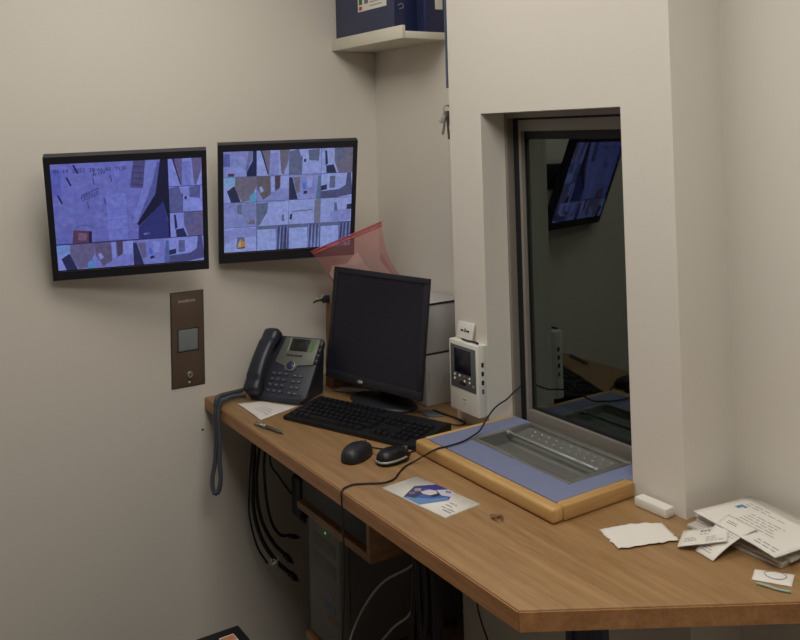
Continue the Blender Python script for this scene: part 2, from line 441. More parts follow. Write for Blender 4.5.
# the small camera views, shared by both wall screens; tint = (base, shade) ramps
def cell(S, k, u0, v0, u1, v1, t):
    P, G = sub(S, u0, v0, u1, v1)
    mix = lambda a, b: [x*(1-t)+y*t for x, y in zip(a, b)]
    A = mix((158, 160, 205), (132, 130, 205)); B = mix((178, 184, 224), (150, 150, 224))
    br = mix((134, 122, 128), (118, 104, 150)); dk = mix((58, 60, 84), (52, 50, 92)); gy = mix((118, 122, 140), (104, 102, 158))
    if k == 'door':     # two tan doors and a pale passage
        G(0, 0, 1, 1, B, 6); P([(.12, 0), (.42, 0), (.40, 1), (.34, .95)], br); P([(.70, 0), (1, 0), (.98, .45), (.82, 1), (.76, .9)], br); G(.42, .12, .68, 1, A, 6); P([(.12, 0), (.17, 0), (.37, .95), (.34, .95)], dk)
    elif k == 'office':
        G(0, 0, 1, 1, B, 7); P([(0, .08), (.3, .0), (.42, .5), (.40, 1), (0, 1)], gy); P([(.60, .05), (.95, .02), (.93, .5), (.62, .45)], gy); P([(.46, .40), (.53, .40), (.53, .52), (.46, .52)], dk); P([(.38, .28), (.41, .28), (.41, .45), (.38, .45)], dk)
    elif k == 'corner':
        G(0, 0, 1, 1, B, 6); P([(.12, .1), (.18, .1), (.22, .62), (.14, .7)], dk); P([(.16, .70), (.40, .66), (.50, 1), (.18, 1)], dk); P([(.42, 0), (1, 0), (1, 1), (.55, 1), (.42, .5)], br); G(.50, .0, .72, .55, gy, 6)
    elif k == 'wide':
        G(0, 0, 1, 1, B, 6); P([(.34, .0), (1, 0), (1, .4), (.80, .95), (.55, 1), (.34, .5)], br); P([(.1, .55), (.32, .35), (.52, 1), (.22, 1)], dk); G(.0, .0, .35, .35, mix((150, 190, 210), (130, 150, 220)), 6); P([(.8, .75), (.95, .6), (1, 1), (.78, 1)], mix((110, 180, 195), (110, 140, 210)))
    elif k == 'lobby':
        G(0, 0, 1, 1, A, 6); P([(0, 0), (.42, 0), (.44, .75), (.2, .95), (.02, .5)], mix((120, 108, 100), (112, 98, 140))); P([(.08, .45), (.16, .4), (.22, .6), (.12, .68)], B); P([(.45, 0), (.55, 0), (.54, .65), (.45, .65)], B); P([(.56, 0), (.74, 0), (.72, .5), (.58, .62)], mix((96, 78, 78), (96, 74, 112))); G(.74, .0, 1, .55, B, 6)
    elif k == 'counter':
        G(0, 0, 1, 1, A, 8); P([(0, .1), (.1, .1), (.28, 1), (0, 1)], dk); P([(.14, .12), (.34, .1), (.36, .7), (.24, .75)], br); P([(.42, .35), (.52, .33), (.54, .6), (.44, .6)], mix((90, 130, 210), (96, 110, 210))); P([(.46, .68), (.58, .66), (.58, .78), (.46, .8)], dk); P([(.56, .1), (.74, .1), (.72, .55), (.58, .55)], B); P([(.92, .1), (1, .1), (1, 1), (.85, 1)], mix((106, 134, 150), (100, 104, 170)))
    elif k == 'shop':
        G(0, 0, 1, 1, B, 6); P([(.28, .12), (.46, .12), (.46, .6), (.28, .6)], gy); P([(0, .5), (.2, .45), (.2, .65), (0, .7)], dk); P([(0, .72), (.6, .66), (.8, .5), (.84, .0), (.96, .0), (1, .6), (1, .9), (.5, 1), (0, 1)], mix((96, 96, 120), (88, 84, 140)))
    elif k == 'round':
        G(0, 0, 1, 1, A, 8); P([(.40, .1), (.55, .08), (.54, .5), (.42, .48)], gy); P([(.57, .15), (.7, .02), (.92, .05), (1, .5), (.9, .9), (.65, .85), (.55, .5)], mix((144, 150, 182), (130, 130, 190))); P([(.78, .78), (.95, .7), (.95, .9), (.74, .9)], br)
    elif k == 'floor':
        G(0, 0, 1, 1, B, 5); P([(0, .02), (.36, .05), (.33, .45), (.1, .95), (0, 1)], gy); P([(.78, .6), (.86, .55), (.86, .85), (.78, .85)], br); P([(.0, .0), (.9, .0), (.9, .05), (.0, .08)], A)
    elif k == 'shelf':
        G(0, 0, 1, 1, B, 5); P([(.1, .46), (.75, .42), (.75, .46), (.1, .5)], gy); P([(.04, .6), (.12, .55), (.10, .8), (.03, .8)], dk); P([(.82, .05), (1, .0), (1, 1), (.8, 1)], mix((138, 134, 140), (124, 118, 160)))
    elif k == 'desk':
        G(0, 0, 1, 1, B, 5); P([(.3, .55), (1, .45), (.95, .95), (.35, 1)], A); P([(.45, .2), (.52, .2), (.56, .55), (.44, .55)], gy); P([(.86, .3), (1, .28), (1, .5), (.84, .5)], dk)
    elif k == 'sign':
        G(0, 0, 1, 1, B, 5); P([(0, .12), (.35, .05), (1, .05), (1, .4), (.36, .42), (0, .75)], A); P([(.40, .40), (.62, .40), (.66, .84), (.38, .84)], gy); P([(.40, .82), (.50, .46), (.53, .82)], (214, 186, 130)); P([(.53, .82), (.51, .48), (.66, .66), (.64, .82)], (208, 146, 66)); P([(.40, .82), (.64, .82), (.64, .87), (.40, .87)], (92, 66, 40))
    elif k == 'rack':
        G(0, 0, 1, 1, mix((96, 102, 132), (90, 90, 140)), 10); G(.02, .14, .60, 1, mix((176, 186, 226), (150, 150, 220)), 3); P([(0, 0), (.6, 0), (.6, .12), (0, .12)], gy)
        for q in range(7):
            a = .63+q*.055; P([(a, .05), (a+.02, .05), (a-.02+random.uniform(-.04, .04), 1), (a-.04, 1)], dk if q % 2 else A)

def wall_monitor(loc, yaw, tilt, roll, w, h, bez, label, wallx):
    t = thing('wall_monitor', label, 'monitor', loc, 0, None)
    # local frame: x right, -y towards viewer, z up ; face normal heading `yaw` (deg from +X)
    M = RZ(yaw+90) @ RX(-tilt) @ RY(-roll)
    m = MB(M)
    bl, br, bt, bb = bez; d = .012
    X0, X1, A0, A1 = -w/2+bl, w/2-br, -h/2+bb, h/2-bt
    for a in ((-w/2, w/2, -h/2, A0), (-w/2, w/2, A1, h/2), (-w/2, X0, A0, A1), (X1, w/2, A0, A1)):
        m.box(a[0], a[1], 0, .026, a[2], a[3], NAVY)
    m.box(-w/2+.01, w/2-.01, .012, .034, -h/2+.01, h/2-.01, NAVY)
    m.box(-w*.27, w*.27, .034, .055, -h*.28, h*.28, NAVY, bev=.008)
    bz = m.build('casing', t)
    m = MB(M)
    m.box(X0, X1, -.0012, 0, A0-.004, A0-.003, METAL)
    m.build('trim_strip', t)
    # arm to the wall
    m = MB(); back = M @ Vector((0, .052, 0)); wall_pt = Vector((wallx-loc[0]+.008, back.y, back.z))
    m.tube([back, (back+wall_pt)/2, wall_pt], .016, BLACK, 12); m.build('arm', t)
    m = MB(); m.box(wallx-loc[0], wallx-loc[0]+.008, back.y-.05, back.y+.05, back.z-.05, back.z+.05, BLACK, bev=.002); m.build('mounting_plate', t)
    S = Scr(M @ T(0, .003, 0), X0, X1, A0, A1)
    return t, S

G_ = None
tl, S = wall_monitor((.170, -.906, .586), -18, -21, 1.03, .423, .370, (.016, .014, .021, .031),
        'left wall monitor showing one large camera view with small views around it', 0.0)
LV = (138, 138, 204)
S.g(0, 0, .765, .75, (136, 134, 205), 7, 16, 14, (124, 122, 190))
S.g(0, .05, .06, .30, (114, 113, 192), 5, 3, 5); S.g(.06, .05, .10, .22, (122, 121, 198), 5, 2, 4)
S.g(.35, .3, .48, .74, (140, 140, 212), 5, 4, 8)
for u, v in ((.05, .33), (.115, .17), (.165, .06)): S.p([(u-.022, v-.04), (u-.010, v-.045), (u+.016, v+.035), (u+.004, v+.04)], (50, 46, 86))
for u, v in ((.27, .05), (.38, .12), (.33, .33), (.22, .36), (.265, .14)): S.p([(u, v), (u+.008, v), (u+.016, v+.07), (u+.008, v+.07)], (88, 84, 140))
for q in range(7): S.p([(.185+q*.017, .315-q*.008), (.193+q*.017, .310-q*.008), (.193+q*.017, .335-q*.008), (.185+q*.017, .34-q*.008)], (84, 80, 132))
S.p([(.185, .30), (.30, .235), (.305, .245), (.19, .31)], (94, 90, 146)); S.p([(.19, .345), (.31, .285), (.31, .293), (.19, .355)], (94, 90, 146))
for q in range(5): S.p([(.27+q*.018, .11-q*.006), (.278+q*.018, .10-q*.006), (.278+q*.018, .125-q*.006), (.27+q*.018, .135-q*.006)], (88, 84, 140))
for q in range(3): S.p([(.30, .45+q*.1), (.76, .42+q*.1), (.76, .424+q*.1), (.30, .454+q*.1)], (112, 108, 176))
S.p([(.54, .0), (.62, 0), (.60, .26), (.51, .25)], (96, 90, 134))
for q in range(4): S.p([(.535-q*.006, .05+q*.055), (.615-q*.004, .06+q*.055), (.615-q*.004, .066+q*.055), (.535-q*.006, .056+q*.055)], (64, 60, 100))
S.p([(.62, 0), (.70, 0), (.66, .22), (.55, .58), (.52, .60), (.53, .52), (.60, .24)], (142, 142, 208))
S.p([(.70, .02), (.74, .04), (.70, .3), (.58, .56), (.555, .57), (.66, .22)], (104, 104, 166))
S.p([(.72, 0), (.765, 0), (.765, .62), (.73, .40), (.70, .44), (.56, .62), (.545, .60), (.68, .32)], (38, 36, 62))
S.p([(.73, .40), (.765, .64), (.765, .75), (.55, .75), (.555, .63)], (62, 62, 122))
S.p([(.765-.006, 0), (.772, 0), (.772, .75), (.759, .75)], (38, 36, 66))
S.t('GPT 1', .585, .71, .0075, (206, 206, 232))
S.p([(.12, .62), (.235, .64), (.235, .755), (.105, .745)], (104, 70, 92)); S.p([(.15, .65), (.21, .66), (.20, .73), (.145, .72)], (140, 104, 122)); S.p([(.22, .64), (.24, .645), (.235, .755), (.215, .75)], (52, 42, 70))
for q in range(9): S.p([(.14+q*.012, .595-.02*math.sin(q/8*3.1)), (.15+q*.012, .59-.02*math.sin((q+1)/8*3.1)), (.15+q*.012, .598-.02*math.sin((q+1)/8*3.1)), (.14+q*.012, .603-.02*math.sin(q/8*3.1))], (92, 86, 130))
S.t('06-14  2022  20:46:48  TUE', .02, .085, .0165, (66, 62, 116))
for k, (v0, v1) in zip(('door', 'office', 'corner'), ((0, .26), (.26, .51), (.51, .75))): cell(S, k, .772, v0, 1, v1, .75)
for k, (u0, u1) in zip(('wide', 'lobby', 'counter', 'shop'), ((0, .25), (.25, .51), (.51, .757), (.757, 1))): cell(S, k, u0, .755, u1, 1, .7)
for v in (.26, .51, .752): S.p([(.772, v-.003), (1, v-.003), (1, v+.003), (.772, v+.003)], (60, 58, 96))
S.p([(0, .748), (.772, .748), (.772, .755), (0, .755)], (70, 68, 110))
sc = S.mb.build('screen', tl, recalc=False)
lab(sc, 'lit screen with lavender camera pictures')

trm, S = wall_monitor((.160, -.418, .5915), -18, -18, .44, .423, .385, (.016, .014, .022, .036),
        'right wall monitor showing a grid of sixteen small camera views', 0.0)
rows = [['hall', 'door', 'office', 'corner'], ['wide', 'lobby', 'counter', 'shop'], ['round', 'floor', 'shelf', 'desk'], ['sign', 'rack', 'rack', 'rack']]
for r in range(4):
    for c in range(4):
        u0, u1, v0, v1 = c*.25, c*.25+.25, r*.25, r*.25+.25
        if rows[r][c] == 'hall':
            P, G = sub(S, u0, v0, u1, v1)
            G(0, 0, 1, 1, (152, 152, 200), 8, (160, 164, 214)); G(0, .1, .2, .6, (110, 112, 170), 6)
            P([(.76, 0), (.9, 0), (.86, .3), (.7, .8), (.66, .8)], (126, 126, 158)); P([(.9, 0), (1, 0), (1, 1), (.7, 1), (.7, .82), (.88, .4)], (46, 48, 82)); P([(.14, .86), (.32, .86), (.32, .98), (.14, .98)], (96, 66, 80))
        else: cell(S, rows[r][c], u0, v0, u1, v1, .12)
for v in (.25, .5, .75): S.p([(0, v-.002), (1, v-.002), (1, v+.002), (0, v+.002)], (112, 114, 150))
for u in (.25, .5, .75): S.p([(u-.0018, 0), (u+.0018, 0), (u+.0018, 1), (u-.0018, 1)], (112, 114, 150))
lab(S.mb.build('screen', trm, recalc=False), 'lit screen split in a grid of pale blue views')

# ------------------------------------------------------------------ access control plate and screw on the left wall
ap = thing('access_panel', 'tall bronze steel control plate with a key switch on the left wall', 'control panel', (0, -.690, .185))
MX = RZ(90)      # local x -> +Y, local -y -> +X
m = MB(MX); m.box(-.05, .05, -.004, 0, -.142, .142, BRONZE, bev=.0012)
m.build('plate', ap)
m = MB(MX); m.box(-.0525, .0525, -.0015, 0, -.1445, .1445, BLACK, bev=.0005); m.build('backing_edge', ap)
m = MB(MX); m.box(-.030, .030, -.008, -.004, -.034, .030, SENSOR, bev=.0025); m.box(-.033, .033, -.0052, -.004, -.037, .033, BLACK, bev=.0005); m.build('touch_pad', ap)
m = MB(MX @ T(.004, -.004, -.108) @ RX(90)); m.lathe([(.0105, 0), (.0105, .003), (.008, .005), (.0065, .0052), (.006, .004)], STEEL, n=24)
m.box(-.0012, .0012, -.004, .004, .004, .0054, BLACK); m.build('key_switch', ap)
m = MB(MX @ T(.002, -.004, -.130) @ RX(90)); m.lathe([(.003, 0), (.003, .001), (.0015, .0018)], WHITE, n=12); m.build('indicator', ap)
m = MB(MX); add_text(m, 'SHARRON', .0115, WHITE, T(-.002, -.0043, .112) @ RX(90), None, 'CENTER'); m.build('lettering', ap)
m = MB(T(0, -.648, -.097) @ RY(90)); m.lathe([(.0035, 0), (.0035, .001), (.002, .0022)], BLACK, n=12)
tag(m.build('screw'), 'tiny dark screw head in the left wall under the bronze plate', 'screw')

# ------------------------------------------------------------------ shelf, box, keys
ys, xs, z0, z1 = -.1676, .4405, 1.0779, 1.1174
sh = thing('wall_shelf', 'small white corner shelf high on the wall', 'shelf', (.22, -.08, z0))
of = (.22, -.08, z0)
m = MB(off=of); m.box(.0008, xs, ys+.012, -.0008, z0, z0+.022, LIPW, bev=.001); m.build('board', sh)
m = MB(off=of); m.box(.0008, xs, ys, ys+.012, z0, z1, LIPW, bev=.001); m.build('front_lip', sh)
bxz = z0+.0225
bx = thing('storage_box', 'dark blue cardboard box standing on the white shelf', 'box', (.19, -.079, bxz))
m = MB(); m.box(-.183, .186, -.074, .072, 0, .215, BOXBLUE, bev=.001); m.build('carton_body', bx)
m = MB(); m.box(.1862, .1868, -.072, .070, .0, .214, BOXDARK)
m.build('side_film', bx)
m = MB(); m.box(-.186, .189, -.077, .075, .216, .246, BOXBLUE, bev=.001); m.build('lid', bx)
m = MB(); m.box(-.03, .145, -.0752, -.0744, .090, .16, PAPER)
m.box(-.022, -.002, -.0755, -.075, .112, .134, GREENL); m.box(-.022, -.004, -.0755, -.075, .094, .106, RED); m.box(.012, .035, -.0755, -.075, .112, .134, INKB)
for q in range(4): m.box(.045, .12-.02*(q % 2), -.0755, -.075, .100+q*.012, .104+q*.012, INK)
lab(m.build('sticker', bx), 'white sticker with green and red squares')
m = MB(); pts = [(.1872, .01+.035*k/6, .062-.018*math.sin(k/6*1.4)) for k in range(7)]  # pale marks on the box side, drawn as thin tubes
m.tube(pts, .0012, SILVER, 6, sub=3); m.build('pale_mark', bx)
m = MB(); m.tube([(.1872, -.035, .118), (.1872, -.018, .114), (.1872, -.01, .110)], .0018, SILVER, 6); m.build('pale_mark', bx); m = MB()
m.tube([(.1872, -.06, .085), (.1872, -.045, .092), (.1872, -.04, .080), (.1872, -.055, .075)], .001, INK, 6, sub=3)
m.build('pale_mark', bx)
fo = thing('folder', 'thin dark blue folder at the right end of the white shelf', 'folder', (.412, -.045, bxz))
m = MB(); m.box(-.024, .026, -.034, .040, 0, .23, BOXDARK, bev=.002); m.build('folder_body', fo)
m = MB(); m.box(.0262, .0270, .002, .030, .070, .135, WHITE, bev=.0003); m.build('spine_label', fo)

xk = XC-.0065
ln = thing('lanyard', 'blue strap hanging on the alcove side of the window wall', 'strap', (xk, -.135, .93))
m = MB(); m.box(-.0012, .0012, -.012, .006, -.012, .24, BLUESTRAP); m.build('strap', ln)
m = MB(); m.cyl((-.001, -.003, .236), (.0062, -.003, .236), .003, METAL, 10); m.build('hook', ln)
kb = thing('key_bunch', 'bunch of grey keys hanging on the wall edge left of the window', 'keys', (xk-.004, -.145, .77))
m = MB(); ringp = [(0, .011*math.cos(q*.3), .088+.011*math.sin(q*.3)) for q in range(22)]
m.tube(ringp, .0012, METAL, 6); m.build('key_ring', kb)
m = MB(); m.cyl((-.002, -.0, .099), (.0102, 0, .099), .002, METAL, 8); m.build('hook', kb)
for q, (a, ln_) in enumerate(((-14, .050), (4, .062), (16, .044))):
    m = MB(T(-.002+.002*q, 0, .078) @ RX(a))
    m.lathe([(.010, -.0008), (.010, .0008)], METAL, M=T(0, 0, -.004) @ RY(90), n=16)
    m.box(-.0008, .0008, -.0032, .0032, -ln_-.012, -.010, METAL)
    for k in range(4): m.box(-.0008, .0008, .003, .005, -ln_-.010+k*.007, -ln_-.0065+k*.007, METAL)
    m.build('key', kb)
m = MB(T(.0, -.006, .080) @ RX(-30)); m.box(-.002, .002, -.008, .008, -.034, -.006, INK, bev=.002); m.build('key_tag', kb)

# ------------------------------------------------------------------ telephone
ph = thing('telephone', 'charcoal desk telephone with grey display panel in the desk corner', 'telephone', (.151, -.438, .0005), 32.7)
# face frame: x right, y up the face, z out of the face (leaning back 50 degrees from flat)
FM = T(0, 0, .0915) @ RX(50)
w2, h2 = .105, .102
m = MB(FM)
m.prism([(-w2, -h2+.012), (-w2+.012, -h2), (w2-.012, -h2), (w2, -h2+.012), (w2-.002, h2-.01), (w2-.012, h2), (-w2+.012, h2), (-w2+.002, h2-.01)], -.020, -.003, PHONE, bev=.004)
m.build('body', ph)
m = MB()                                  # foot behind the face
zb = .0
pr = [(-.062, .0), (.075, .0), (.088, .135), (.066, .135), (-.062, .016)]
vsA = [m.v((-.085, y, z)) for y, z in pr]; vsB = [m.v((.088, y, z)) for y, z in pr]
m.f(vsA, PHONE); m.f(vsB[::-1], PHONE)
for i in range(len(pr)): m.f([vsA[i], vsB[i], vsB[(i+1) % len(pr)], vsA[(i+1) % len(pr)]], PHONE)
m.build('stand', ph)
m = MB(FM)
m.prism([(-.030, h2-.006), (-.040, .012), (-.004, .002), (.004, -.012), (.034, -.012), (.042, .006), (w2-.012, .012), (w2-.012, h2-.006)], -.003, .0008, PHGREY, bev=.0006)
lab(m.build('display_panel', ph), 'silver grey panel around the display')
m = MB(FM); m.box(-.004, .060, .052, .092, .0008, .0022, LCD, bev=.0006); m.box(-.010, -.006, .048, .094, .0008, .003, SILVER)
m.build('display', ph)
m = MB(FM); m.box(.066, .078, .052, .090, .0008, .0015, GREENP); m.build('line_lamp', ph)
m = MB(FM)
for k in range(4): m.box(.006+k*.014-.012, .006+k*.014-.001, .034, .039, .0008, .0018, BLACK2)
m.build('soft_key_row', ph)
m = MB(FM); m.lathe([(.0125, -.002), (.0125, .003), (.010, .0045), (.003, .005)], BLUEBTN, M=T(.019, .004, 0)); m.lathe([(.0145, -.002), (.0145, .0015), (.0127, .0018)], SILVER, M=T(.019, .004, -.0006)); m.build('navigation_button', ph)
digits = ['1', '2', '3', '4', '5', '6', '7', '8', '9', '*', '0', '#']
for q in range(12):
    x = -.030+(q % 3)*.021; y = -.024-(q//3)*.0185
    m = MB(FM @ T(x, y, -.003)); m.box(-.0065, .0065, -.0048, .0048, 0, .0045, KEYG, bev=.0018)
    add_text(m, digits[q], .0075, KEYTXT, T(0, -.0026, .0047), None, 'CENTER'); m.build('key', ph)
for q in range(8):
    x = .046+(q % 2)*.019; y = -.026-(q//2)*.0185
    m = MB(FM @ T(x, y, -.003)); m.box(-.0065, .0065, -.0045, .0045, 0, .004, KEYG, bev=.0018)
    m.box(-.003, .003, -.0012, .0012, .004, .0044, KEYTXT); m.build('key', ph)
for q in range(4):
    m = MB(FM @ T(w2-.006, .020+q*.018, -.003)); m.box(-.004, .004, -.005, .005, 0, .004, BLACK2, bev=.0012); m.build('line_key', ph)
# handset along the left side of the face
m = MB(FM)
n = 26; rings = []
for i in range(n+1):
    t = i/n; y = -.104+.212*t
    e = max(0, 1-abs(t-.5)*2)                    # 1 in the middle
    zc = .020+.016*math.sin(math.pi*t)           # bowed
    hw = .0265+.004*abs(2*t-1)**2; hh = .0145+.010*abs(2*t-1)**3
    k = min(1, min(t, 1-t)/.06); k = math.sqrt(max(.02, 1-(1-k)**2)); hw *= .55+.45*k; hh *= .5+.5*k
    if abs(2*t-1) > .55: zc -= .004
    rg = []
    for j in range(14):
        a = 2*math.pi*j/14; ca, sa = math.cos(a), math.sin(a)
        rg.append(m.v((-.074+hw*math.copysign(abs(ca)**.7, ca)+.004, y, zc+hh*math.copysign(abs(sa)**.7, sa))))
    rings.append(rg)
for i in range(n):
    for j in range(14): m.f([rings[i][j], rings[i][(j+1) % 14], rings[i+1][(j+1) % 14], rings[i+1][j]], HANDSET, True)
m.f(rings[0][::-1], HANDSET, True); m.f(rings[-1], HANDSET, True)
for yy in (-.080, .082): m.lathe([(.024, -.003), (.0235, .008), (.021, .014)], HANDSET, M=T(-.074, yy, 0), n=24)
hs = m.build('handset', ph)
# coiled cord: out over the desk front, down and back
ctr = [Vector(p) for p in [(.052, -.535, .014), (.052, -.575, .012), (.068, -.618, .014), (.106, -.642, .013), (.126, -.652, -.015), (.132, -.654, -.06), (.133, -.656, -.11), (.130, -.660, -.16), (.128, -.668, -.205), (.134, -.666, -.238), (.144, -.656, -.236), (.150, -.650, -.20), (.146, -.651, -.15), (.149, -.651, -.10), (.144, -.651, -.02), (.128, -.638, .013), (.100, -.606, .013), (.088, -.570, .012), (.098, -.545, .010)]]
path = spline(ctr, 24)
dist = [0]
for a, b in zip(path, path[1:]): dist.append(dist[-1]+(b-a).length)
coil = []; u = Vector((1, 0, 0)); N = int(dist[-1]/.0052*8); j = 0
for i in range(N+1):
    s_ = dist[-1]*i/N
    while j < len(dist)-2 and dist[j+1] < s_: j += 1
    tt = (s_-dist[j])/max(1e-9, dist[j+1]-dist[j]); p = path[j].lerp(path[j+1], tt)
    d = (path[j+1]-path[j]).normalized(); u = (u-d*u.dot(d)).normalized(); wv = d.cross(u); a = s_/.0052*2*math.pi
    coil.append(p+(u*math.cos(a)+wv*math.sin(a))*.0058)
Mi = (T(.151, -.438, .0005) @ RZ(32.7)).inverted()
m = MB(Mi); m.tube(coil, .0019, CORDM, 5); m.tube(path, .0042, CORDM, 6); lab(m.build('coiled_cord', ph), 'coiled grey cord hanging over the desk edge')

# ------------------------------------------------------------------ flat papers
def bil(c, u, v):
    a, b, d, e = [Vector(p) for p in c]
    return a*(1-u)*(1-v)+b*u*(1-v)+d*u*v+e*(1-u)*v
def sheet(name, c, label, cat, m_=None, th=.0006, zf=None, prints=(), group=None, nu=10, nv=8, edge=0.0, seed=1, parent=None):
    """c: four corners (x, y, z) a-b-c-d; prints: (u0, v0, u1, v1, material)"""
    m_ = m_ or PAPER
    zf = zf or (lambda u, v: 0)
    def fn(u, v, up=0):
        p = bil(c, u, v)
        if edge:
            k = noise.noise(Vector((u*9, v*9, seed)))*edge
            if u in (0, 1): p += (Vector(c[1])-Vector(c[0])).normalized()*k
            if v in (0, 1): p += (Vector(c[3])-Vector(c[0])).normalized()*k
        p.z += zf(u, v)+th+up; return p
    m = MB(); m.grid(fn, nu, nv, m_, thick=th)
    for q in prints:
        u0, v0, u1, v1, ink = q
        k = max(1, int(abs(u1-u0)*nu*2))
        for i in range(k):
            a = u0+(u1-u0)*i/k; b = u0+(u1-u0)*(i+1)/k
            m.poly([fn(a, v0, .0004), fn(b, v0, .0004), fn(b, v1, .0004), fn(a, v1, .0004)], ink)
    return tag(m.build(name, parent), label, cat, group)
def lines(u0, v0, u1, n, dv, h, ink, seed=1):
    rd = random.Random(seed); out = []
    for k in range(n):
        u = u0; end = u0+(u1-u0)*(rd.uniform(.55, 1) if k else 1)
        while u < end-.02:
            w_ = rd.uniform(.04, .12); out.append((u, v0+k*dv, min(u+w_, end), v0+k*dv+h, ink)); u += w_+.02
    return out
E0 = .0008
sheet('note_paper', [(.125, -.585, E0), (.312, -.590, E0), (.262, -.452, E0), (.150, -.520, E0)], 'white note paper half under the telephone', 'paper', zf=lambda u, v: .0012*math.sin(u*3)*(1-v),
      prints=lines(.45, .25, .9, 3, .12, .03, INK, 4))
pn = thing('pen', 'silver ballpoint pen lying on the front of the desk', 'pen', (.40, -.604, .0008), 13.5)
m = MB(); m.tube([(-.062, 0, .005), (-.055, 0, .005), (-.02, 0, .005)], [.0042, .005, .005], STEEL, 14); m.build('cap', pn)
m = MB(); m.tube([(-.02, 0, .005), (.045, 0, .005), (.055, 0, .0048), (.062, 0, .0045)], [.0046, .0046, .003, .0008], METAL, 14); m.build('barrel', pn)
m = MB(); m.tube([(-.026, 0, .005), (-.014, 0, .005)], [.0054, .0054], SILVER, 14); m.build('band', pn)
m = MB(); m.box(-.060, -.022, -.0013, .0013, .0098, .0112, STEEL, bev=.0005); m.box(-.060, -.056, -.0013, .0013, .008, .011, STEEL); m.build('clip', pn)

# brochure with picture
br = thing('leaflet', 'white leaflet with a blue hexagon photo in the middle of the desk', 'leaflet', (1.015, -.500, .0006))
cB = [Vector(p) for p in [(.918, -.563, 0), (1.125, -.537, 0), (1.114, -.438, 0), (.910, -.463, 0)]]
def pB(u, v, z): q = bil(cB, u, v); return (q.x, q.y, z)
m = MB(off=(1.015, -.500, .0006)); m.grid(lambda u, v: pB(u, v, .0028+.0018*(1-v)*math.sin(u*3.1)*0), 1, 1, PAPER, thick=.0012)
m.grid(lambda u, v: pB(u, v, .0014), 1, 1, PAPER, thick=.0012); m.build('sheet', br)
m = MB(off=(1.015, -.500, .0006)); zz = .0031
def pl(pts, c): 
    global zz; zz += .00006
    m.poly([pB(u, v, zz) for u, v in pts], PRINT, lin(c))
pl([(.34, .03), (.20, .58), (.32, 1), (.61, 1), (.72, .62), (.60, .03)], (72, 96, 160))
pl([(.34, .03), (.20, .58), (.24, .72), (.40, .55), (.44, .20), (.40, .03)], (66, 66, 100))
pl([(.22, .62), (.32, 1), (.50, 1), (.44, .78), (.32, .66)], (60, 50, 132))
pl([(.25, .50), (.31, .40), (.35, .52), (.29, .62)], (150, 148, 166)); pl([(.29, .26), (.34, .22), (.36, .34), (.31, .38)], (120, 120, 146))
pl([(.44, .80), (.52, 1), (.61, 1), (.68, .78), (.58, .68)], (196, 196, 204)); pl([(.52, .92), (.58, .98), (.62, .90), (.56, .84)], (110, 122, 180))
pl([(.36, .48), (.42, .44), (.50, .50), (.54, .64), (.46, .76), (.38, .70)], (206, 200, 204)); pl([(.50, .46), (.56, .50), (.57, .66), (.52, .72)], (44, 44, 70))
pl([(.40, .03), (.60, .03), (.72, .62), (.66, .70), (.58, .40), (.46, .22)], (98, 140, 192)); pl([(.34, .03), (.42, .03), (.46, .14), (.40, .12)], (112, 152, 200))
for q in lines(.78, .30, .96, 3, .12, .03, INK, 8)+lines(.85, .2, .97, 1, .1, .04, INKB, 2): pl([(q[0], q[1]), (q[2], q[1]), (q[2], q[3]), (q[0], q[3])], (168, 170, 176))
lab(m.build('printed_picture', br), 'blue and violet printed hexagon picture')

# curl of brown thread on the desk
m = MB(T(1.189, -.452, .0012)); random.seed(3)
pts = [(.016*math.cos(k*1.3)*(.5+.5*math.sin(k*.7+1)), .012*math.sin(k*1.9), .002+.004*abs(math.sin(k*.8))) for k in range(16)]
m.tube(pts, .0011, KRAFT, 6, sub=5); tag(m.build('twine_scrap'), 'small curl of brown twine lying beside the leaflet', 'scrap')

# right side of desk
wb = thing('white_block', 'small white bar lying against the foot of the window wall', 'block', (1.350, -.166, .0006), 1.5)
m = MB(); m.box(-.041, .041, -.013, .013, 0, .019, WHITE, bev=.002); m.build('block_body', wb)
m = MB(); m.box(-.039, .039, -.0115, .0115, .0190, .0194, PAPER); m.build('top_strip', wb)
sheet('torn_paper', [(1.345, -.320, E0), (1.428, -.352, E0), (1.470, -.232, E0), (1.403, -.203, E0)], 'torn blank white paper with ragged edges near the window wall', 'paper', edge=.006, zf=lambda u, v: .006*(1-u)**2*abs(math.sin(v*2.6))+.003*u*u, nu=16, nv=20, seed=5)
# the pile
def rect(cx, cy, w_, h_, ang, z, dz=(0, 0, 0, 0)):
    c, s = math.cos(R(ang)), math.sin(R(ang)); out = []
    for (a, b), d in zip(((-1, -1), (1, -1), (1, 1), (-1, 1)), dz): out.append((cx+c*a*w_/2-s*b*h_/2, cy+s*a*w_/2+c*b*h_/2, z+d))
    return out
G1 = 'stack of leaflets and papers at the right end of the desk'
pz = E0
pile = [  # cx, cy, w, h, ang, thick, material, label
    (1.540, -.098, .205, .145, 0, .006, PAPER2, 'grey white booklet at the bottom of the paper stack'),
    (1.548, -.092, .200, .142, -3, .005, PAPER, 'white booklet second from the bottom of the paper stack'),
    (1.550, -.085, .205, .140, 1, .007, PAPER2, 'thicker grey white booklet third from the bottom of the paper stack'),
    (1.546, -.088, .198, .142, -4, .005, PAPER, 'white booklet fourth from the bottom of the paper stack'),
    (1.552, -.080, .205, .143, -7, .006, PAPER2, 'grey white booklet second from the top of the paper stack')]
for k, (cx, cy, w_, h_, an, th, mt, lb) in enumerate(pile):
    sheet('booklet', rect(cx, cy, w_, h_, an, pz), lb, 'booklet', mt, th=th*.8, group=G1, nu=6, nv=5, zf=lambda u, v, k=k: 0); pz += th*.82+.0006
pz += .003
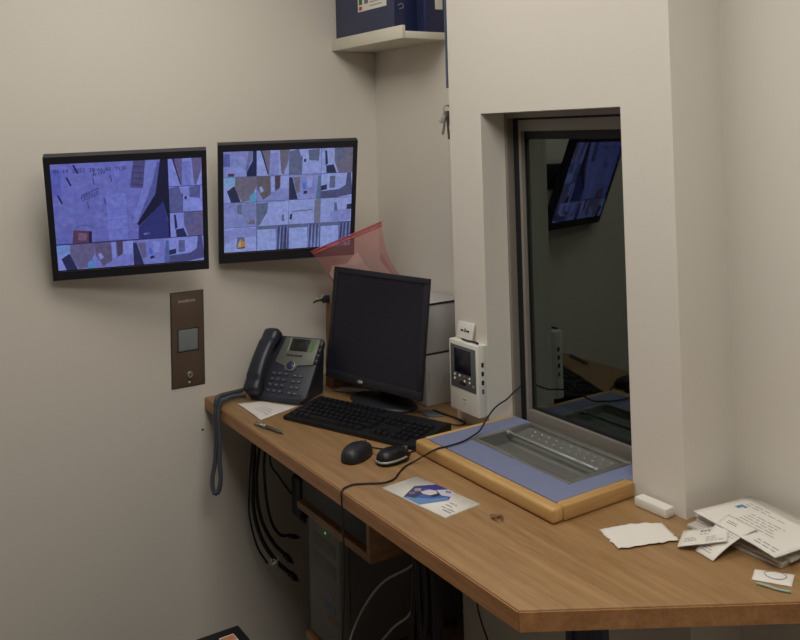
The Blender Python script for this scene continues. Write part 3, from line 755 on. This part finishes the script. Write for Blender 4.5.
sheet('letter_sheet', rect(1.560, -.110, .207, .140, -9.5, pz), 'printed white letter on top of the paper stack', 'paper', PAPER, th=.0012, nu=14, nv=10, group=G1,
      zf=lambda u, v: -.005*max(0, u-.75)*4*max(0, .5-v)+.001, prints=lines(.12, .80, .6, 2, .07, .02, INK, 3)+lines(.30, .35, .75, 5, .07, .02, INK, 5)+[(.10, .62, .15, .76, INKBLUE), (.15, .70, .18, .76, INKBLUE)]+lines(.7, .08, .95, 2, .07, .025, INK, 9))
sheet('compliment_slip', [(1.513, -.240, E0+.001), (1.558, -.247, E0+.001), (1.577, -.140, pz+.007), (1.505, -.131, pz+.007)], 'large printed card leaning from the paper stack down to the desk', 'card', PAPER, th=.0008, nu=8, nv=14,
      zf=lambda u, v: .007*math.sin(math.pi*v)**.8, prints=lines(.2, .78, .6, 2, .05, .018, INKB, 3)+lines(.55, .5, .9, 3, .05, .016, INK, 5)+lines(.2, .07, .7, 3, .05, .018, INK, 6)+lines(.05, .6, .3, 1, .05, .018, INKB, 11))
sheet('business_card', [(1.490, -.263, .006), (1.560, -.208, .0275), (1.527, -.156, .0325), (1.457, -.205, .008)], 'white business card lying on the desk before the paper stack', 'card', PAPER, th=.0009, nu=8, nv=5,
      prints=lines(.40, .74, .98, 1, .1, .10, INKB, 4)+lines(.40, .58, .72, 1, .1, .05, INK, 7)+lines(.1, .25, .38, 3, .09, .04, INK, 8)+lines(.55, .15, .92, 3, .11, .04, INK, 9))
sc_ = thing('sachet', 'small white sachet with an oval print at the front right of the desk', 'sachet', (1.653, -.209, .0008))
of = (1.653, -.209, .0008)
m = MB(off=of); cS = [(1.637, -.246, E0), (1.692, -.212, E0), (1.671, -.171, E0), (1.618, -.210, E0)]
m.grid(lambda u, v: bil(cS, u, v)+Vector((0, 0, .0006+.0055*math.sin(math.pi*u)*math.sin(math.pi*v))), 14, 10, PAPER, thick=.0006); m.build('packet', sc_)
m = MB(off=of)
pts = []
for k in range(29):
    a = 2*math.pi*k/28; u, v = .56+.27*math.cos(a), .52+.32*math.sin(a); p = bil(cS, u, v); pts.append(p+Vector((0, 0, .0014+.0055*math.sin(math.pi*u)*math.sin(math.pi*v))))
m.tube(pts, .0007, INK, 5); m.build('oval_print', sc_)
m = MB(); m.tube([(1.652, -.252, .0032), (1.668, -.247, .003), (1.686, -.241, .0028), (1.703, -.231, .0028)], .0022, AQUA, 8, sub=4)
tag(m.build('straw_piece'), 'pale green plastic strip lying in front of the sachet', 'strip')

# ------------------------------------------------------------------ keyboard
kbd = thing('keyboard', 'black full size keyboard on the desk before the switched off monitor', 'keyboard', (.527, -.378, .0006), 20.9)
KW, KD = .455, .165
m = MB()
pr = [(-KD/2, .0), (-KD/2, .010), (-KD/2+.03, .014), (KD/2-.01, .026), (KD/2, .022), (KD/2, .0)]
A = [m.v((-KW/2, y, z)) for y, z in pr]; B = [m.v((KW/2, y, z)) for y, z in pr]
m.f(A[::-1], BLACK2); m.f(B, BLACK2)
for i in range(len(pr)): m.f([A[i], B[i], B[(i+1) % len(pr)], A[(i+1) % len(pr)]], BLACK2)
m.build('keyboard_body', kbd)
KM = {}
def kcap(wu):
    if wu not in KM:
        m = MB(); w_ = wu*.019-.0025
        b2 = bmesh.new()
        vs = [b2.verts.new(p) for p in ((-w_/2, -.0083, 0), (w_/2, -.0083, 0), (w_/2, .0083, 0), (-w_/2, .0083, 0), (-w_/2+.002, -.006, .007), (w_/2-.002, -.006, .007), (w_/2-.002, .0068, .007), (-w_/2+.002, .0068, .007))]
        for q in ((3, 2, 1, 0), (4, 5, 6, 7), (0, 1, 5, 4), (1, 2, 6, 5), (2, 3, 7, 6), (3, 0, 4, 7)): b2.faces.new([vs[i] for i in q])
        m.merge(b2, KEYBLK)
        m.poly([(-.0012, -.001, .0072), (.0012, -.001, .0072), (.0012, .002, .0072), (-.0012, .002, .0072)], KEYG)
        o = m.build('keycap', kbd); KM[wu] = o.data; return o
    o = D.objects.new('keycap', KM[wu]); COL.objects.link(o); o.parent = kbd; return o
sl = math.atan2(.012, KD-.04)
def put(x, row, wu):
    o = kcap(wu); y = -.062+row*.0212 if row < 5 else -.062+5*.0212+.010
    o.location = (x, y, .0135+(y+KD/2-.03)*math.tan(sl)+.0005); o.rotation_euler = (sl, 0, 0)
X0 = -KW/2+.012
rowsK = [[1.5, 1, 1.25, 6, 1.25, 1.25, 1.5], [2.25]+[1]*10+[2.5], [1.75]+[1]*11+[2], [1.5]+[1]*12+[1.25], [1]*13+[1.75], [1]+[1]*12]
sc_k = .285/(14.75*.019)
for r, rw in enumerate(rowsK):
    x = X0
    for wu in rw:
        put(x+wu*.019/2*.985, r, wu); x += wu*.019*.985
for r in (3, 4):
    for c in range(3): put(X0+.295+c*.019, r, 1)
for c in range(3): put(X0+.295+c*.019, 0, 1)
put(X0+.295+.019, 1, 1)
for r in range(5):
    for c in range(4 if r else 3): put(X0+.361+c*.0188, r, 1)
m = MB()
for k in range(3): m.box(.165+k*.012, .169+k*.012, .078, .081, .0262, .0266, KEYTXT, M=Matrix())
m.build('status_lamp', kbd)
m = MB((T(.527, -.378, .0006) @ RZ(20.9)).inverted())
m.tube([(.655, -.222, .012), (.672, -.196, .006), (.690, -.176, .004), (.682, -.155, .004), (.640, -.150, .004), (.59, -.156, .004), (.54, -.16, .004)], .0022, CABLEK, 8, sub=6); m.build('cable', kbd)

# ------------------------------------------------------------------ mice
def mouse(name, label, loc, rz, Lm, Wm, Hm, rim=False):
    t = thing(name, label, 'mouse', loc, rz)
    def shape(mb, z0, sc, mt, topk=1.0):
        nr, na = 8, 32; ring0 = None
        rings = []
        for j in range(nr+1):
            ph = math.pi/2*j/nr; rr = math.cos(ph)**.55 if j < nr else 0.0
            zz_ = z0+(Hm-z0)*math.sin(ph)*topk
            rg = []
            for i in range(na):
                a = 2*math.pi*i/na; ca, sa = math.cos(a), math.sin(a)
                x = Wm/2*sc*math.copysign(abs(ca)**.75, ca)*rr*(1-.10*max(0, sa))*(1-.10*(1-abs(sa))); y = Lm/2*sc*math.copysign(abs(sa)**.85, sa)*rr
                k = .86-.30*(y/(Lm/2)) if y > 0 else .86+.10*(y/(Lm/2))*-1*(1+y/(Lm/2))
                rg.append((x, y-.006*math.sin(ph)*0, z0+(zz_-z0)*min(1.0, k+.14)))
            rings.append([mb.v(p) for p in rg] if j < nr else [mb.v((0, 0, Hm*topk))])
        for j in range(nr-1):
            for i in range(na): mb.f([rings[j][i], rings[j][(i+1) % na], rings[j+1][(i+1) % na], rings[j+1][i]], mt, True)
        for i in range(na): mb.f([rings[nr-1][i], rings[nr-1][(i+1) % na], rings[nr][0]], mt, True)
        low = [mb.v((Wm/2*sc*.96*math.copysign(abs(math.cos(2*math.pi*i/na))**.75, math.cos(2*math.pi*i/na)), Lm/2*sc*.96*math.copysign(abs(math.sin(2*math.pi*i/na))**.85, math.sin(2*math.pi*i/na)), .0008)) for i in range(na)]
        for i in range(na): mb.f([low[i], low[(i+1) % na], rings[0][(i+1) % na], rings[0][i]], mt, True)
        mb.f(low[::-1], mt)
    m = MB(); shape(m, .010, 1.0, BLACK if not rim else KEYBLK); m.build('shell', t)
    if rim:
        m = MB()
        pts = []
        for i in range(33):
            a = R(150)+R(240)*i/32; ca, sa = math.cos(a), math.sin(a)
            pts.append((Wm/2*1.01*math.copysign(abs(ca)**.75, ca), Lm/2*1.01*math.copysign(abs(sa)**.85, sa)*(1 if sa < 0 else .9), .011+.002*sa))
        m.tube(pts, .0027, SILVER, 8); lab(m.build('side_band', t), 'silver band around the rear')
    m = MB(); m.tube([(0, Lm*.20-.008, Hm*.80), (0, Lm*.20, Hm*.86), (0, Lm*.20+.008, Hm*.76)], .0042, BLACK2, 10); m.build('scroll_wheel', t)
    m = MB(); m.box(-.0004, .0004, Lm*.06, Lm*.42, Hm*.60, Hm*.80, BLACK2); m.build('button_gap', t)
    return t
m1 = mouse('computer_mouse', 'larger all black mouse on the desk in front of the keyboard', (.720, -.513, .0006), 30, .106, .062, .036)
Mm = (T(.720, -.513, .0006) @ RZ(30)).inverted()
m = MB(Mm); m.tube([(.697, -.465, .010), (.700, -.445, .003), (.725, -.425, .003), (.745, -.40, .003), (.752, -.3985, .0025)], .0017, CABLEK, 8, sub=6); m.build('cable', m1)
m2 = mouse('computer_mouse', 'smaller black mouse with a silver band near the oak rim of the sill', (.794, -.455, .0006), 6, .090, .054, .034, True)
Mm = (T(.794, -.455, .0006) @ RZ(6)).inverted()
m = MB(Mm); m.tube([(.789, -.411, .010), (.788, -.402, .004), (.774, -.392, .003), (.7745, -.355, .003), (.7745, -.30, .003)], .0017, CABLEK, 8, sub=6); m.build('cable', m2)
us = thing('usb_plug', 'silver plug lying between the small mouse and the oak rim', 'plug', (.745, -.374, .0006), 125)
us.location = (.757, -.402, .0006)
m = MB(); m.box(-.018, .012, -.0065, .0065, .001, .011, SILVER, bev=.002); m.build('plug_body', us)
m = MB(); m.box(.012, .022, -.0055, .0055, .003, .009, METAL); m.build('plug_tip', us)

# ------------------------------------------------------------------ switched-off desktop monitor
dm = thing('desktop_monitor', 'switched off black monitor standing on the desk', 'monitor', (.396, -.262, .0006))
DM = T(0, 0, .2195) @ RZ(12.7) @ RX(-8.2)
W_, H_ = .40, .333
m = MB(DM); b_ = .016
for a in ((-W_/2, W_/2, -H_/2, -H_/2+.024), (-W_/2, W_/2, H_/2-b_, H_/2), (-W_/2, -W_/2+b_, -H_/2+.024, H_/2-b_), (W_/2-b_, W_/2, -H_/2+.024, H_/2-b_)):
    m.box(a[0], a[1], 0, .012, a[2], a[3], BLACK, bev=.0012)
m.box(-W_/2+.02, W_/2-.02, .008, .030, -H_/2+.02, H_/2-.02, BLACK, bev=.003); m.box(-.12, .12, .030, .045, -.10, .10, BLACK, bev=.008)
m.build('casing', dm)
m = MB(DM); m.box(-W_/2+b_, W_/2-b_, .003, .006, -H_/2+.024, H_/2-b_, SCREENOFF); m.build('screen', dm)
m = MB(DM); m.lathe([(.010, 0), (.010, .0012), (.006, .002)], SILVER, M=T(-.045, .0002, -H_/2+.010) @ RX(90) @ Matrix.Diagonal((1.2, .55, 1, 1)), n=20); m.build('badge', dm)
m = MB(RZ(13)); m.box(-.032, .032, .040, .062, .010, .19, BLACK, bev=.004); m.build('stand_neck', dm)
m = MB(RZ(13) @ T(.0, .028, 0)); m.lathe([(1.0, 0), (1.0, .006), (.9, .011), (.3, .014)], BLACK, M=Matrix.Diagonal((.125, .066, 1, 1)), n=40); m.build('stand_base', dm)
sheet('envelope', [(.190, -.292, E0), (.275, -.232, E0), (.262, -.200, E0), (.180, -.25, E0)], 'white envelope lying under the left end of the switched off monitor', 'envelope', PAPER2, th=.003, nu=4, nv=4)
sheet('dark_pad', [(.520, -.200, E0), (.575, -.205, E0), (.60, -.165, E0), (.535, -.163, E0)], 'small dark grey pad on the desk under the wall intercom', 'pad', DEVGREY, th=.003, nu=4, nv=4)

# white cartons in the alcove
cb = thing('carton', 'grey white printed carton on the desk in the alcove beside the intercom', 'carton', (.36, -.083, .0006))
m = MB(); m.box(-.14, .14, -.071, .071, 0, .146, CARTON, bev=.002); m.build('box_body', cb)
m = MB(); m.box(.1401, .1405, -.066, -.058, .045, .10, INK); m.build('barcode', cb)
m = MB()
for k in range(4): m.box(.1401, .1405, -.010+.008*k, -.006+.008*k, .055+.005*(k % 2), .085, INK)
m.build('printing', cb)
cu = thing('carton', 'plain grey white carton resting on the printed carton in the alcove', 'carton', (.36, -.083, .1516))
m = MB(); m.box(-.14, .14, -.071, .071, 0, .143, CARTON, bev=.002); m.build('box_body', cu)
m = MB(); m.box(.1402, .1415, -.0715, .0715, .1385, .1445, BLACK); lab(m.build('edge_tape', cu), 'black tape along the top edge')
m = MB(); m.tube([(.4992, -.153, .1492), (.4994, -.12, .1492), (.4992, -.07, .1492), (.4992, -.012, .1492)], .0022, CABLEK, 8, sub=4); tag(m.build('carton_cable'), 'thin black cable running between the two cartons', 'cable')

# kraft bag, sprig, pink bag
kg = MB()
def bagf(u, v):
    a = 2*math.pi*u; x = math.copysign(abs(math.cos(a))**.5, math.cos(a)); y = math.copysign(abs(math.sin(a))**.5, math.sin(a))
    n_ = noise.noise(Vector((x*2, y*2, v*5)))*.020; k = 1-.10*v+n_*5
    return (.138+.032*x*k+n_*.4, -.200+.086*y*k+n_*.4, .001+.262*v)
kg.grid(bagf, 28, 12, KRAFT, True)
kg.poly([bagf(k/28, 0) for k in range(28)], KRAFT); kg.poly([bagf(k/28, 1) for k in range(28)], KRAFT)
tag(kg.build('paper_bag'), 'crumpled brown paper bag behind the switched off monitor', 'bag')
sp = thing('ribbon_sprig', 'green and dark blue tag poking out beside the pink bag', 'tag', (.150, -.292, .2655))
m = MB(); m.grid(lambda u, v: (.004*math.sin(u*6), -.045+.05*u, .004+.006*math.sin(u*4)+.006*v), 8, 2, GREENL, thick=.001); m.build('green_strip', sp)
m = MB(); m.box(-.004, .004, -.012, .014, .001, .024, NAVY, bev=.003); m.build('blue_tab', sp)
m = MB(); m.grid(lambda u, v: (.006+.003*math.sin(u*5), -.04+.03*u, .014+.010*v+.006*u), 6, 2, PAPER2, thick=.0008); m.build('white_strip', sp)

pb = thing('zip_bag', 'translucent pink zip bag of papers standing behind the switched off monitor', 'bag', (.21, -.18, .2715))
of = (.21, -.18, .2715)
TLc, TRc, BLc, BRc = Vector((.156, -.344, .432)), Vector((.250, -.140, .516)), Vector((.154, -.250, .283)), Vector((.273, -.054, .300))
def bagp(u, v, side):
    p = TLc.lerp(TRc, u).lerp(BLc.lerp(BRc, u), v)
    p += Vector((0, .010*math.sin(v*3.0)*(1-u)-.026*math.sin(v*3.1)*u, 0))      # waisted sides
    nrm = Vector((.90, -.42, 0)); puff = .012*math.sin(math.pi*u)**.6*min(1, v*2.2)
    return p+nrm*(side*puff+.006*noise.noise(Vector((u*4, v*4, 1.5)))*min(1, v*3))
m = MB(off=of); m.grid(lambda u, v: bagp(u, v, 1), 16, 14, PINK, True); m.grid(lambda u, v: bagp(u, v, -.7), 16, 14, PINK, True)
m.build('film', pb, recalc=False)
m = MB(off=of)
for v in (.0, .055):
    m.tube([bagp(u/12, v, .3) for u in range(13)], .0028 if v else .0022, PINKZ, 6)
m.grid(lambda u, v: bagp(u, v*.05, 0), 12, 1, PINKZ, True); lab(m.build('zip_strip', pb, recalc=False), 'deeper pink zip strip along the top')
def inner(u, v, k):
    p = bagp(u, v, 0); return p+Vector((.9, -.42, 0))*(k*.004)
m = MB(); m.poly([inner(.04, .50, 1), inner(.14, .38, 1), inner(.35, .42, 1), inner(.57, .29, 1), inner(.60, .5, 1), inner(.70, .97, 1), inner(.07, .97, 1)], PAPER)
m.poly([inner(.35, .42, 1.3), inner(.57, .29, 1.3), inner(.60, .60, 1.3), inner(.44, .72, 1.3)], PAPER)
tag(m.build('folded_paper'), 'folded white paper on the left inside the pink bag', 'paper')
m = MB(); m.poly([inner(.62, .38, -.5), inner(.88, .34, -.5), inner(.92, .97, -.5), inner(.56, .97, -.5)], PAPER2)
tag(m.build('card_sheet'), 'grey white card on the right inside the pink bag', 'card')

# ------------------------------------------------------------------ wall intercom
ic = thing('intercom', 'white wall intercom with small dark screen left of the window', 'intercom', (.7195, YW-.0005, .044))
IX0, IX1, IH, ID = -.0655, .0610, .188, .036
m = MB(); m.box(IX0, IX1, -ID, -.008, 0, IH, WHITE, bev=.003); m.box(IX0+.004, IX1-.002, -.008, 0, .003, IH-.003, WHITE); m.build('housing', ic)
m = MB(); m.box(IX0+.008, IX1-.008, -ID-.0012, -ID+.001, .062, IH-.012, DEVGREY, bev=.0008); m.build('face_panel', ic)
m = MB(); m.box(IX0+.026, IX1-.028, -ID-.0022, -ID-.001, .104, IH-.020, DEVSCR, bev=.0005); m.build('display', ic)
for q in range(8):
    x = IX0+.026+(q % 4)*.022; z = .096-(q//4)*.011
    m = MB(); m.lathe([(.0036, 0), (.0036, .0012), (.002, .002)], RED if q in (2, 5) else WHITE, M=T(x, -ID-.001, z) @ RX(90), n=12); m.build('button', ic)
m = MB(); m.box(IX0+.046, IX1-.052, -ID-.0022, -ID-.001, .074, .082, LCD); m.build('card_slot', ic)
m = MB(); m.box(IX1-.024, IX1-.014, -ID-.002, -ID-.001, .076, .082, SILVER); m.build('status_plate', ic)
m = MB(); m.box(-.008, .008, -ID-.0004, -ID+.0002, .034, .038, INK); m.box(-.002, .004, -ID-.0004, -ID+.0002, .024, .027, INK); m.build('lettering', ic)
for q in range(4):
    m = MB(); m.box(IX1-.001, IX1+.0008, -.024, -.016, .062+q*.023, .074+q*.023, BLACK2 if q else DEVGREY, bev=.0006); m.build('side_port', ic)
sk = thing('socket_plate', 'small white plate with three black slots leaning on top of the intercom', 'plate', (.700, -.160, .2327))
m = MB(RZ(2) @ RX(-14)); m.box(-.033, .031, -.003, .003, 0.0008, .046, WHITE, bev=.0012); m.build('plate_body', sk)
for k in range(3):
    m = MB(RZ(2) @ RX(-14)); m.box(-.015+k*.012-.004*(k != 1), -.010+k*.012+.003*(k != 1), -.0036, -.0028, .020+.002*(k == 1)-.003*(k == 1), .025+.004*(k == 1), BLACK2); m.build('slot', sk)
m = MB(); m.tube([(.703, -.1705, 0.2365), (.722, -.1725, 0.2365), (.738, -.171, 0.2365), (.745, -.167, 0.236), (.762, -.168, 0.2365), (.772, -.170, 0.2362)], .0026, CABLEK, 8, sub=5)
tag(m.build('short_lead'), 'short black lead lying on top of the intercom', 'cable')

# ------------------------------------------------------------------ long black cord over sill and desk
m = MB()
m.tube([(.800, -.052, .112), (.797, -.075, .098), (.803, -.105, .086), (.812, -.135, .083), (.822, -.165, .076), (.833, -.195, .062), (.845, -.228, .042), (.857, -.262, .0376), (.869, -.300, .0362), (.872, -.345, .0358), (.868, -.378, .0345), (.852, -.400, .020), (.836, -.425, .0045), (.846, -.456, .0032), (.872, -.490, .0032), (.893, -.515, .0032), (.897, -.545, .0032), (.880, -.575, .0032), (.866, -.602, .0032), (.868, -.625, .0036), (.876, -.6425, .001), (.880, -.6455, -.020), (.883, -.6455, -.06), (.884, -.645, -.147), (.879, -.645, -.236), (.868, -.645, -.32), (.862, -.64, -.42), (.860, -.62, -.55), (.85, -.58, -.75), (.84, -.55, -.89), (.80, -.50, -.897)], .0021, CABLEK, 8, sub=6)
tag(m.build('desk_cable'), 'long black cable running from the window over sill and desk edge', 'cable')

# ------------------------------------------------------------------ under the desk
us_ = thing('under_desk_shelf', 'open oak shelf box fixed below the desk', 'shelf', (.55, -.33, -.25))
of = (.55, -.33, -.25); yf = -.50; zs = -.252; ztp = DT-.001
m = MB(off=of); m.box(.345, .75, yf, -.12, zs, zs+.020, OAK_D, bev=.001); m.build('bottom_board', us_)
m = MB(off=of); m.box(.732, .75, yf, -.12, zs+.020, ztp, OAK_D, bev=.001); m.build('side_board', us_)
m = MB(off=of); m.box(.36, .732, -.13, -.12, zs+.020, ztp, OAK_D); m.build('back_board', us_)
eq = thing('recorder', 'flat black recorder inside the shelf box below the desk', 'recorder', (.545, -.350, zs+.021))  # added black block, sized so the open shelf looks dark inside
m = MB(); m.box(-.183, .183, -.14, .15, .006, .150, BLACK2, bev=.003); m.build('case', eq)
m = MB(); m.box(-.178, .178, -.143, -.139, .010, .144, BLACK2, bev=.001); m.build('front_panel', eq)
for x in (-.13, .13):
    m = MB(); m.cyl((x, -.1, 0), (x, -.1, .006), .012, BLACK); m.build('foot', eq)

sd = thing('low_stand', 'low brown stand carrying the computer tower below the desk', 'stand', (.405, -.25, Z0+.0006))
m = MB(); m.box(-.115, .115, -.205, .215, .245, .268, OAK_D, bev=.002); m.build('top_board', sd)
for x in (-.115, .097):
    m = MB(); m.box(x, x+.018, -.200, .210, 0, .245, OAK_D); m.build('side_board', sd)
pc = thing('computer_tower', 'grey computer tower on a low stand below the desk', 'computer', (.405, -.25, Z0+.2696))
TH = .352
m = MB(); m.box(-.095, .095, -.17, .20, .008, TH-.004, TOWERS, bev=.002); m.build('case', pc)
m = MB(); m.box(-.097, .097, -.200, -.17, .008, TH, TOWERG, bev=.006); m.build('front_panel', pc)
for zz0 in (TH-.085, TH-.140):
    m = MB(); m.box(-.060, .070, -.2012, -.199, zz0, zz0+.035, TOWERS, bev=.001); m.build('drive_bay', pc)
m = MB(); m.lathe([(.003, 0), (.003, .0015), (.001, .002)], LED, M=T(.012, -.2000, TH-.032) @ RX(90), n=12); lab(m.build('power_lamp', pc), 'small lit green lamp')
STK = [mat('sticker_grey', (120, 116, 124), .6), mat('sticker_blue', (84, 98, 122), .6), mat('sticker_red', (120, 84, 88), .6)]
for q, (a0, a1, b0, b1) in enumerate(((.0, .05, .150, .166), (.0, .065, .118, .132), (.02, .07, .088, .106))):
    m = MB(); m.box(a0, a1, -.2012, -.1995, b0, b1, STK[q]); m.build('sticker', pc)
for x in (-.07, .07):
    for y in (-.17, .17):
        m = MB(); m.cyl((x, y, 0), (x, y, .008), .012, BLACK, 12); m.build('foot', pc)

# black cables hanging at the left under the desk
GB = 'black cables hanging below the left end of the desk'
def cable(name, pts, r, label, m_=CABLEK, group=None, conn=None, cat='cable'):
    t = thing(name, label, cat, pts[-1], 0, group)
    m = MB(off=pts[-1]); m.tube(pts, r, m_, 8, sub=6); m.build('wire', t)
    if conn:
        d = (Vector(pts[-1])-Vector(pts[-2])).normalized(); p = Vector(pts[-1])
        m = MB(off=pts[-1]); m.tube([p-d*.004, p+d*.020, p+d*.028], [conn, conn, conn*.6], CABLEK, 10); m.build('plug', t)
        m = MB(off=pts[-1]); m.tube([p+d*.028, p+d*.036], [conn*.45, conn*.45], METAL, 10); m.build('plug_tip', t)
    return t
ZD = DT-.003
cable('hanging_cable', [(.10, -.50, ZD), (.095, -.515, -.12), (.095, -.525, -.24), (.10, -.528, -.34), (.105, -.505, -.43), (.115, -.465, -.50), (.13, -.425, -.545)], .0065, 'thick black cable hanging below the desk, longest of the left bunch', group=GB, conn=.009)
cable('hanging_cable', [(.12, -.49, ZD), (.11, -.510, -.15), (.105, -.52, -.26), (.11, -.51, -.36), (.115, -.475, -.44), (.13, -.44, -.485)], .0055, 'black cable with plug below the desk, second longest of the left bunch', group=GB, conn=.008)
cable('hanging_cable', [(.08, -.50, ZD), (.08, -.52, -.15), (.078, -.532, -.28), (.080, -.534, -.36), (.085, -.515, -.45), (.095, -.485, -.51)], .0030, 'thin black cable below the desk, nearest to the left wall', group=GB)
cable('hanging_cable', [(.14, -.47, ZD), (.125, -.495, -.14), (.12, -.50, -.24), (.12, -.485, -.36), (.13, -.46, -.415), (.14, -.43, -.425)], .0045, 'black cable below the desk with its plug turned sideways', group=GB, conn=.007)
cable('hanging_cable', [(.15, -.46, ZD), (.13, -.485, -.18), (.14, -.46, -.24), (.155, -.43, -.29), (.170, -.415, -.30)], .0030, 'thin black cable looping from the left bunch to the adapter', group=GB)
for k in range(3):
    cable('hanging_cable', [(.18+.014*k, -.41+.01*k, ZD), (.185+.014*k, -.410, -.12), (.191+.014*k, -.407, -.228)], .006, 'black cable hanging straight down into the adapter below the desk', group='straight cables over the adapter')
ad_ = thing('power_adapter', 'black power adapter hanging below the desk beside the cable bunch', 'adapter', (.205, -.405, -.345))
m = MB(); m.box(-.032, .032, -.034, .038, 0, .12, BLACK2, bev=.010); m.build('adapter_body', ad_)
m = MB(); 
for k in range(5): m.box(-.020+.009*k, -.014+.009*k, -.016, -.010, -.014, .002, CABLEK)
m.build('pin_row', ad_)
zt_ = thing('cable_tie', 'pale cable tie around the hanging black cables', 'cable tie', (.112, -.468, -.500))
m = MB(RX(35)); m.tube([(.0, -.014*math.cos(k*.4), .012*math.sin(k*.4)) for k in range(17)], .0022, WHITE, 6); m.box(.004, .010, -.012, .012, -.002, .002, WHITE); m.box(.004, .010, -.002, .002, -.012, .012, WHITE); m.build('tie_strap', zt_)
m = MB(); m.box(-.010, .012, -.003, .003, -.003, .003, WHITE, bev=.001); m.build('tie_head', zt_)

# pale cables on the floor and dark bundle
FZ = Z0+.0045
cable('pale_cable', [(.52, -.60, FZ), (.60, -.52, -.60), (.60, -.46, -.47), (.66, -.42, -.36), (.78, -.40, -.27), (.84, -.39, -.20)], .0030, 'white cable arching up into the dark cable bundle, left of two', CABLEW)
cable('pale_cable', [(.62, -.52, FZ), (.66, -.46, -.56), (.70, -.42, -.46), (.76, -.40, -.40), (.80, -.40, -.33)], .0030, 'white cable below the desk, nearer the dark cable bundle', CABLEW)
cable('pale_cable', [(.30, -.56, FZ), (.33, -.55, -.74), (.37, -.535, -.64), (.41, -.52, -.60), (.46, -.50, -.597), (.52, -.48, -.65), (.57, -.46, FZ)], .0030, 'white cable looped up in front of the computer tower', CABLEW)
GD = 'dark cables bundled under the middle of the desk'
rd = random.Random(11)
for k in range(9):
    a = 2*math.pi*k/9; x, y = .835+.026*math.cos(a), -.395+.026*math.sin(a)
    cable('bundled_cable', [(x+rd.uniform(-.04, .05), y, ZD), (x+rd.uniform(-.03, .03), y, -.14), (x*.6+.835*.4, y, -.22), (x, y, -.32+rd.uniform(-.03, .03)), (x+rd.uniform(-.012, .012), y+rd.uniform(-.01, .01), -.50), (x+rd.uniform(-.04, .04), y+rd.uniform(-.04, .04), FZ)], rd.choice((.006, .008, .009)), 'dark cable in the thick bundle under the middle of the desk', group=GD)
cable('thin_cable', [(.905, -.30, ZD), (.905, -.30, -.20), (.909, -.30, -.33), (.925, -.30, -.375), (.952, -.30, -.42), (.965, -.30, -.52), (.97, -.29, FZ)], .0022, 'thin black cable hanging alone to the right of the dark bundle')
cable('thin_cable', [(.79, -.28, ZD), (.785, -.28, -.20), (.790, -.28, -.34), (.806, -.28, -.40), (.800, -.28, -.50), (.80, -.28, FZ)], .0020, 'thin black cable hanging next to the dark bundle')

# black crate at the lower left
BH = -Z0-.5
bc = thing('black_box', 'tall black box with a small printed sticker near the left wall', 'box', (.55, -.90, Z0+.0006))
m = MB(); m.box(-.172, .20, -.30, .204, 0, BH-.007, BLACK2, bev=.004); m.build('box_body', bc)
m = MB(); m.box(-.172, .20, -.30, .204, BH-.0065, BH-.0006, BLACK2, bev=.002); m.build('lid', bc)
m = MB(); m.box(-.140, -.060, .138, .178, BH-.0006, BH, PAPER)
m.box(-.136, -.11, .140, .176, BH, BH+.0003, mat('sticker_orange', (196, 130, 90), .6)); m.box(-.10, -.085, .142, .175, BH, BH+.0003, INKBLUE); m.box(-.08, -.065, .142, .165, BH, BH+.0003, INKB)
m.build('sticker', bc)

# small fittings belong to the part they sit on
def nest(t, part, kids):
    p = [c for c in t.children if c.name.split('.')[0] == part][0]
    for c in list(t.children):
        if c.name.split('.')[0] in kids: c.parent = p
nest(ph, 'display_panel', ('display', 'line_lamp', 'soft_key_row', 'navigation_button'))
nest(ic, 'face_panel', ('display', 'button', 'card_slot', 'status_plate'))
nest(pc, 'front_panel', ('drive_bay', 'power_lamp', 'sticker'))
nest(ap, 'plate', ('touch_pad', 'key_switch', 'indicator', 'lettering'))
nest(dm, 'casing', ('badge',)); nest(bx, 'carton_body', ('sticker', 'pale_mark')); nest(sk, 'plate_body', ('slot',))
for t_ in (m1, m2): nest(t_, 'shell', ('scroll_wheel', 'button_gap', 'side_band'))
for t_ in (tl, trm): nest(t_, 'casing', ('trim_strip',))
nest(pn, 'cap', ('clip', 'band')); nest(kb, 'key_ring', ('hook',)); nest(bc, 'lid', ('sticker',)); nest(tr, 'pan', ('stud_row',))

# ------------------------------------------------------------------ camera
CX, CY, CZ = 2.6301, -1.5878, .80
yaw, pit, rol, F, Y0 = R(57.2839), R(-1.7263), R(1.5081), 878.6965, 104.835
fw = Vector((-math.sin(yaw)*math.cos(pit), math.cos(yaw)*math.cos(pit), -math.sin(pit)))
r_ = Vector((math.cos(yaw), math.sin(yaw), 0)); u_ = r_.cross(fw)
rr = r_*math.cos(rol)-u_*math.sin(rol); uu = r_*math.sin(rol)+u_*math.cos(rol)
cam = D.cameras.new('camera'); co = D.objects.new('camera', cam); COL.objects.link(co)
cam.sensor_fit = 'HORIZONTAL'; cam.sensor_width = 36; cam.lens = F/800*36; cam.shift_y = -(320-Y0)/800
cam.clip_start = .02
co.matrix_world = Matrix(((rr.x, uu.x, -fw.x, CX), (rr.y, uu.y, -fw.y, CY), (rr.z, uu.z, -fw.z, CZ), (0, 0, 0, 1)))
sc = bpy.context.scene; sc.camera = co

wd = D.worlds.new('world'); sc.world = wd; wd.use_nodes = True
wd.node_tree.nodes['Background'].inputs['Color'].default_value = (.01, .01, .01, 1)
sc.view_settings.view_transform = 'Standard'; sc.view_settings.look = 'None'
sc.view_settings.exposure = 0.0; sc.view_settings.gamma = 1.0; sc.view_settings.use_curve_mapping = False

# lift the whole room so the floor is at zero
bpy.context.view_layer.update()
for o in list(D.objects):
    if o.parent is None: o.location.z += DESK_H
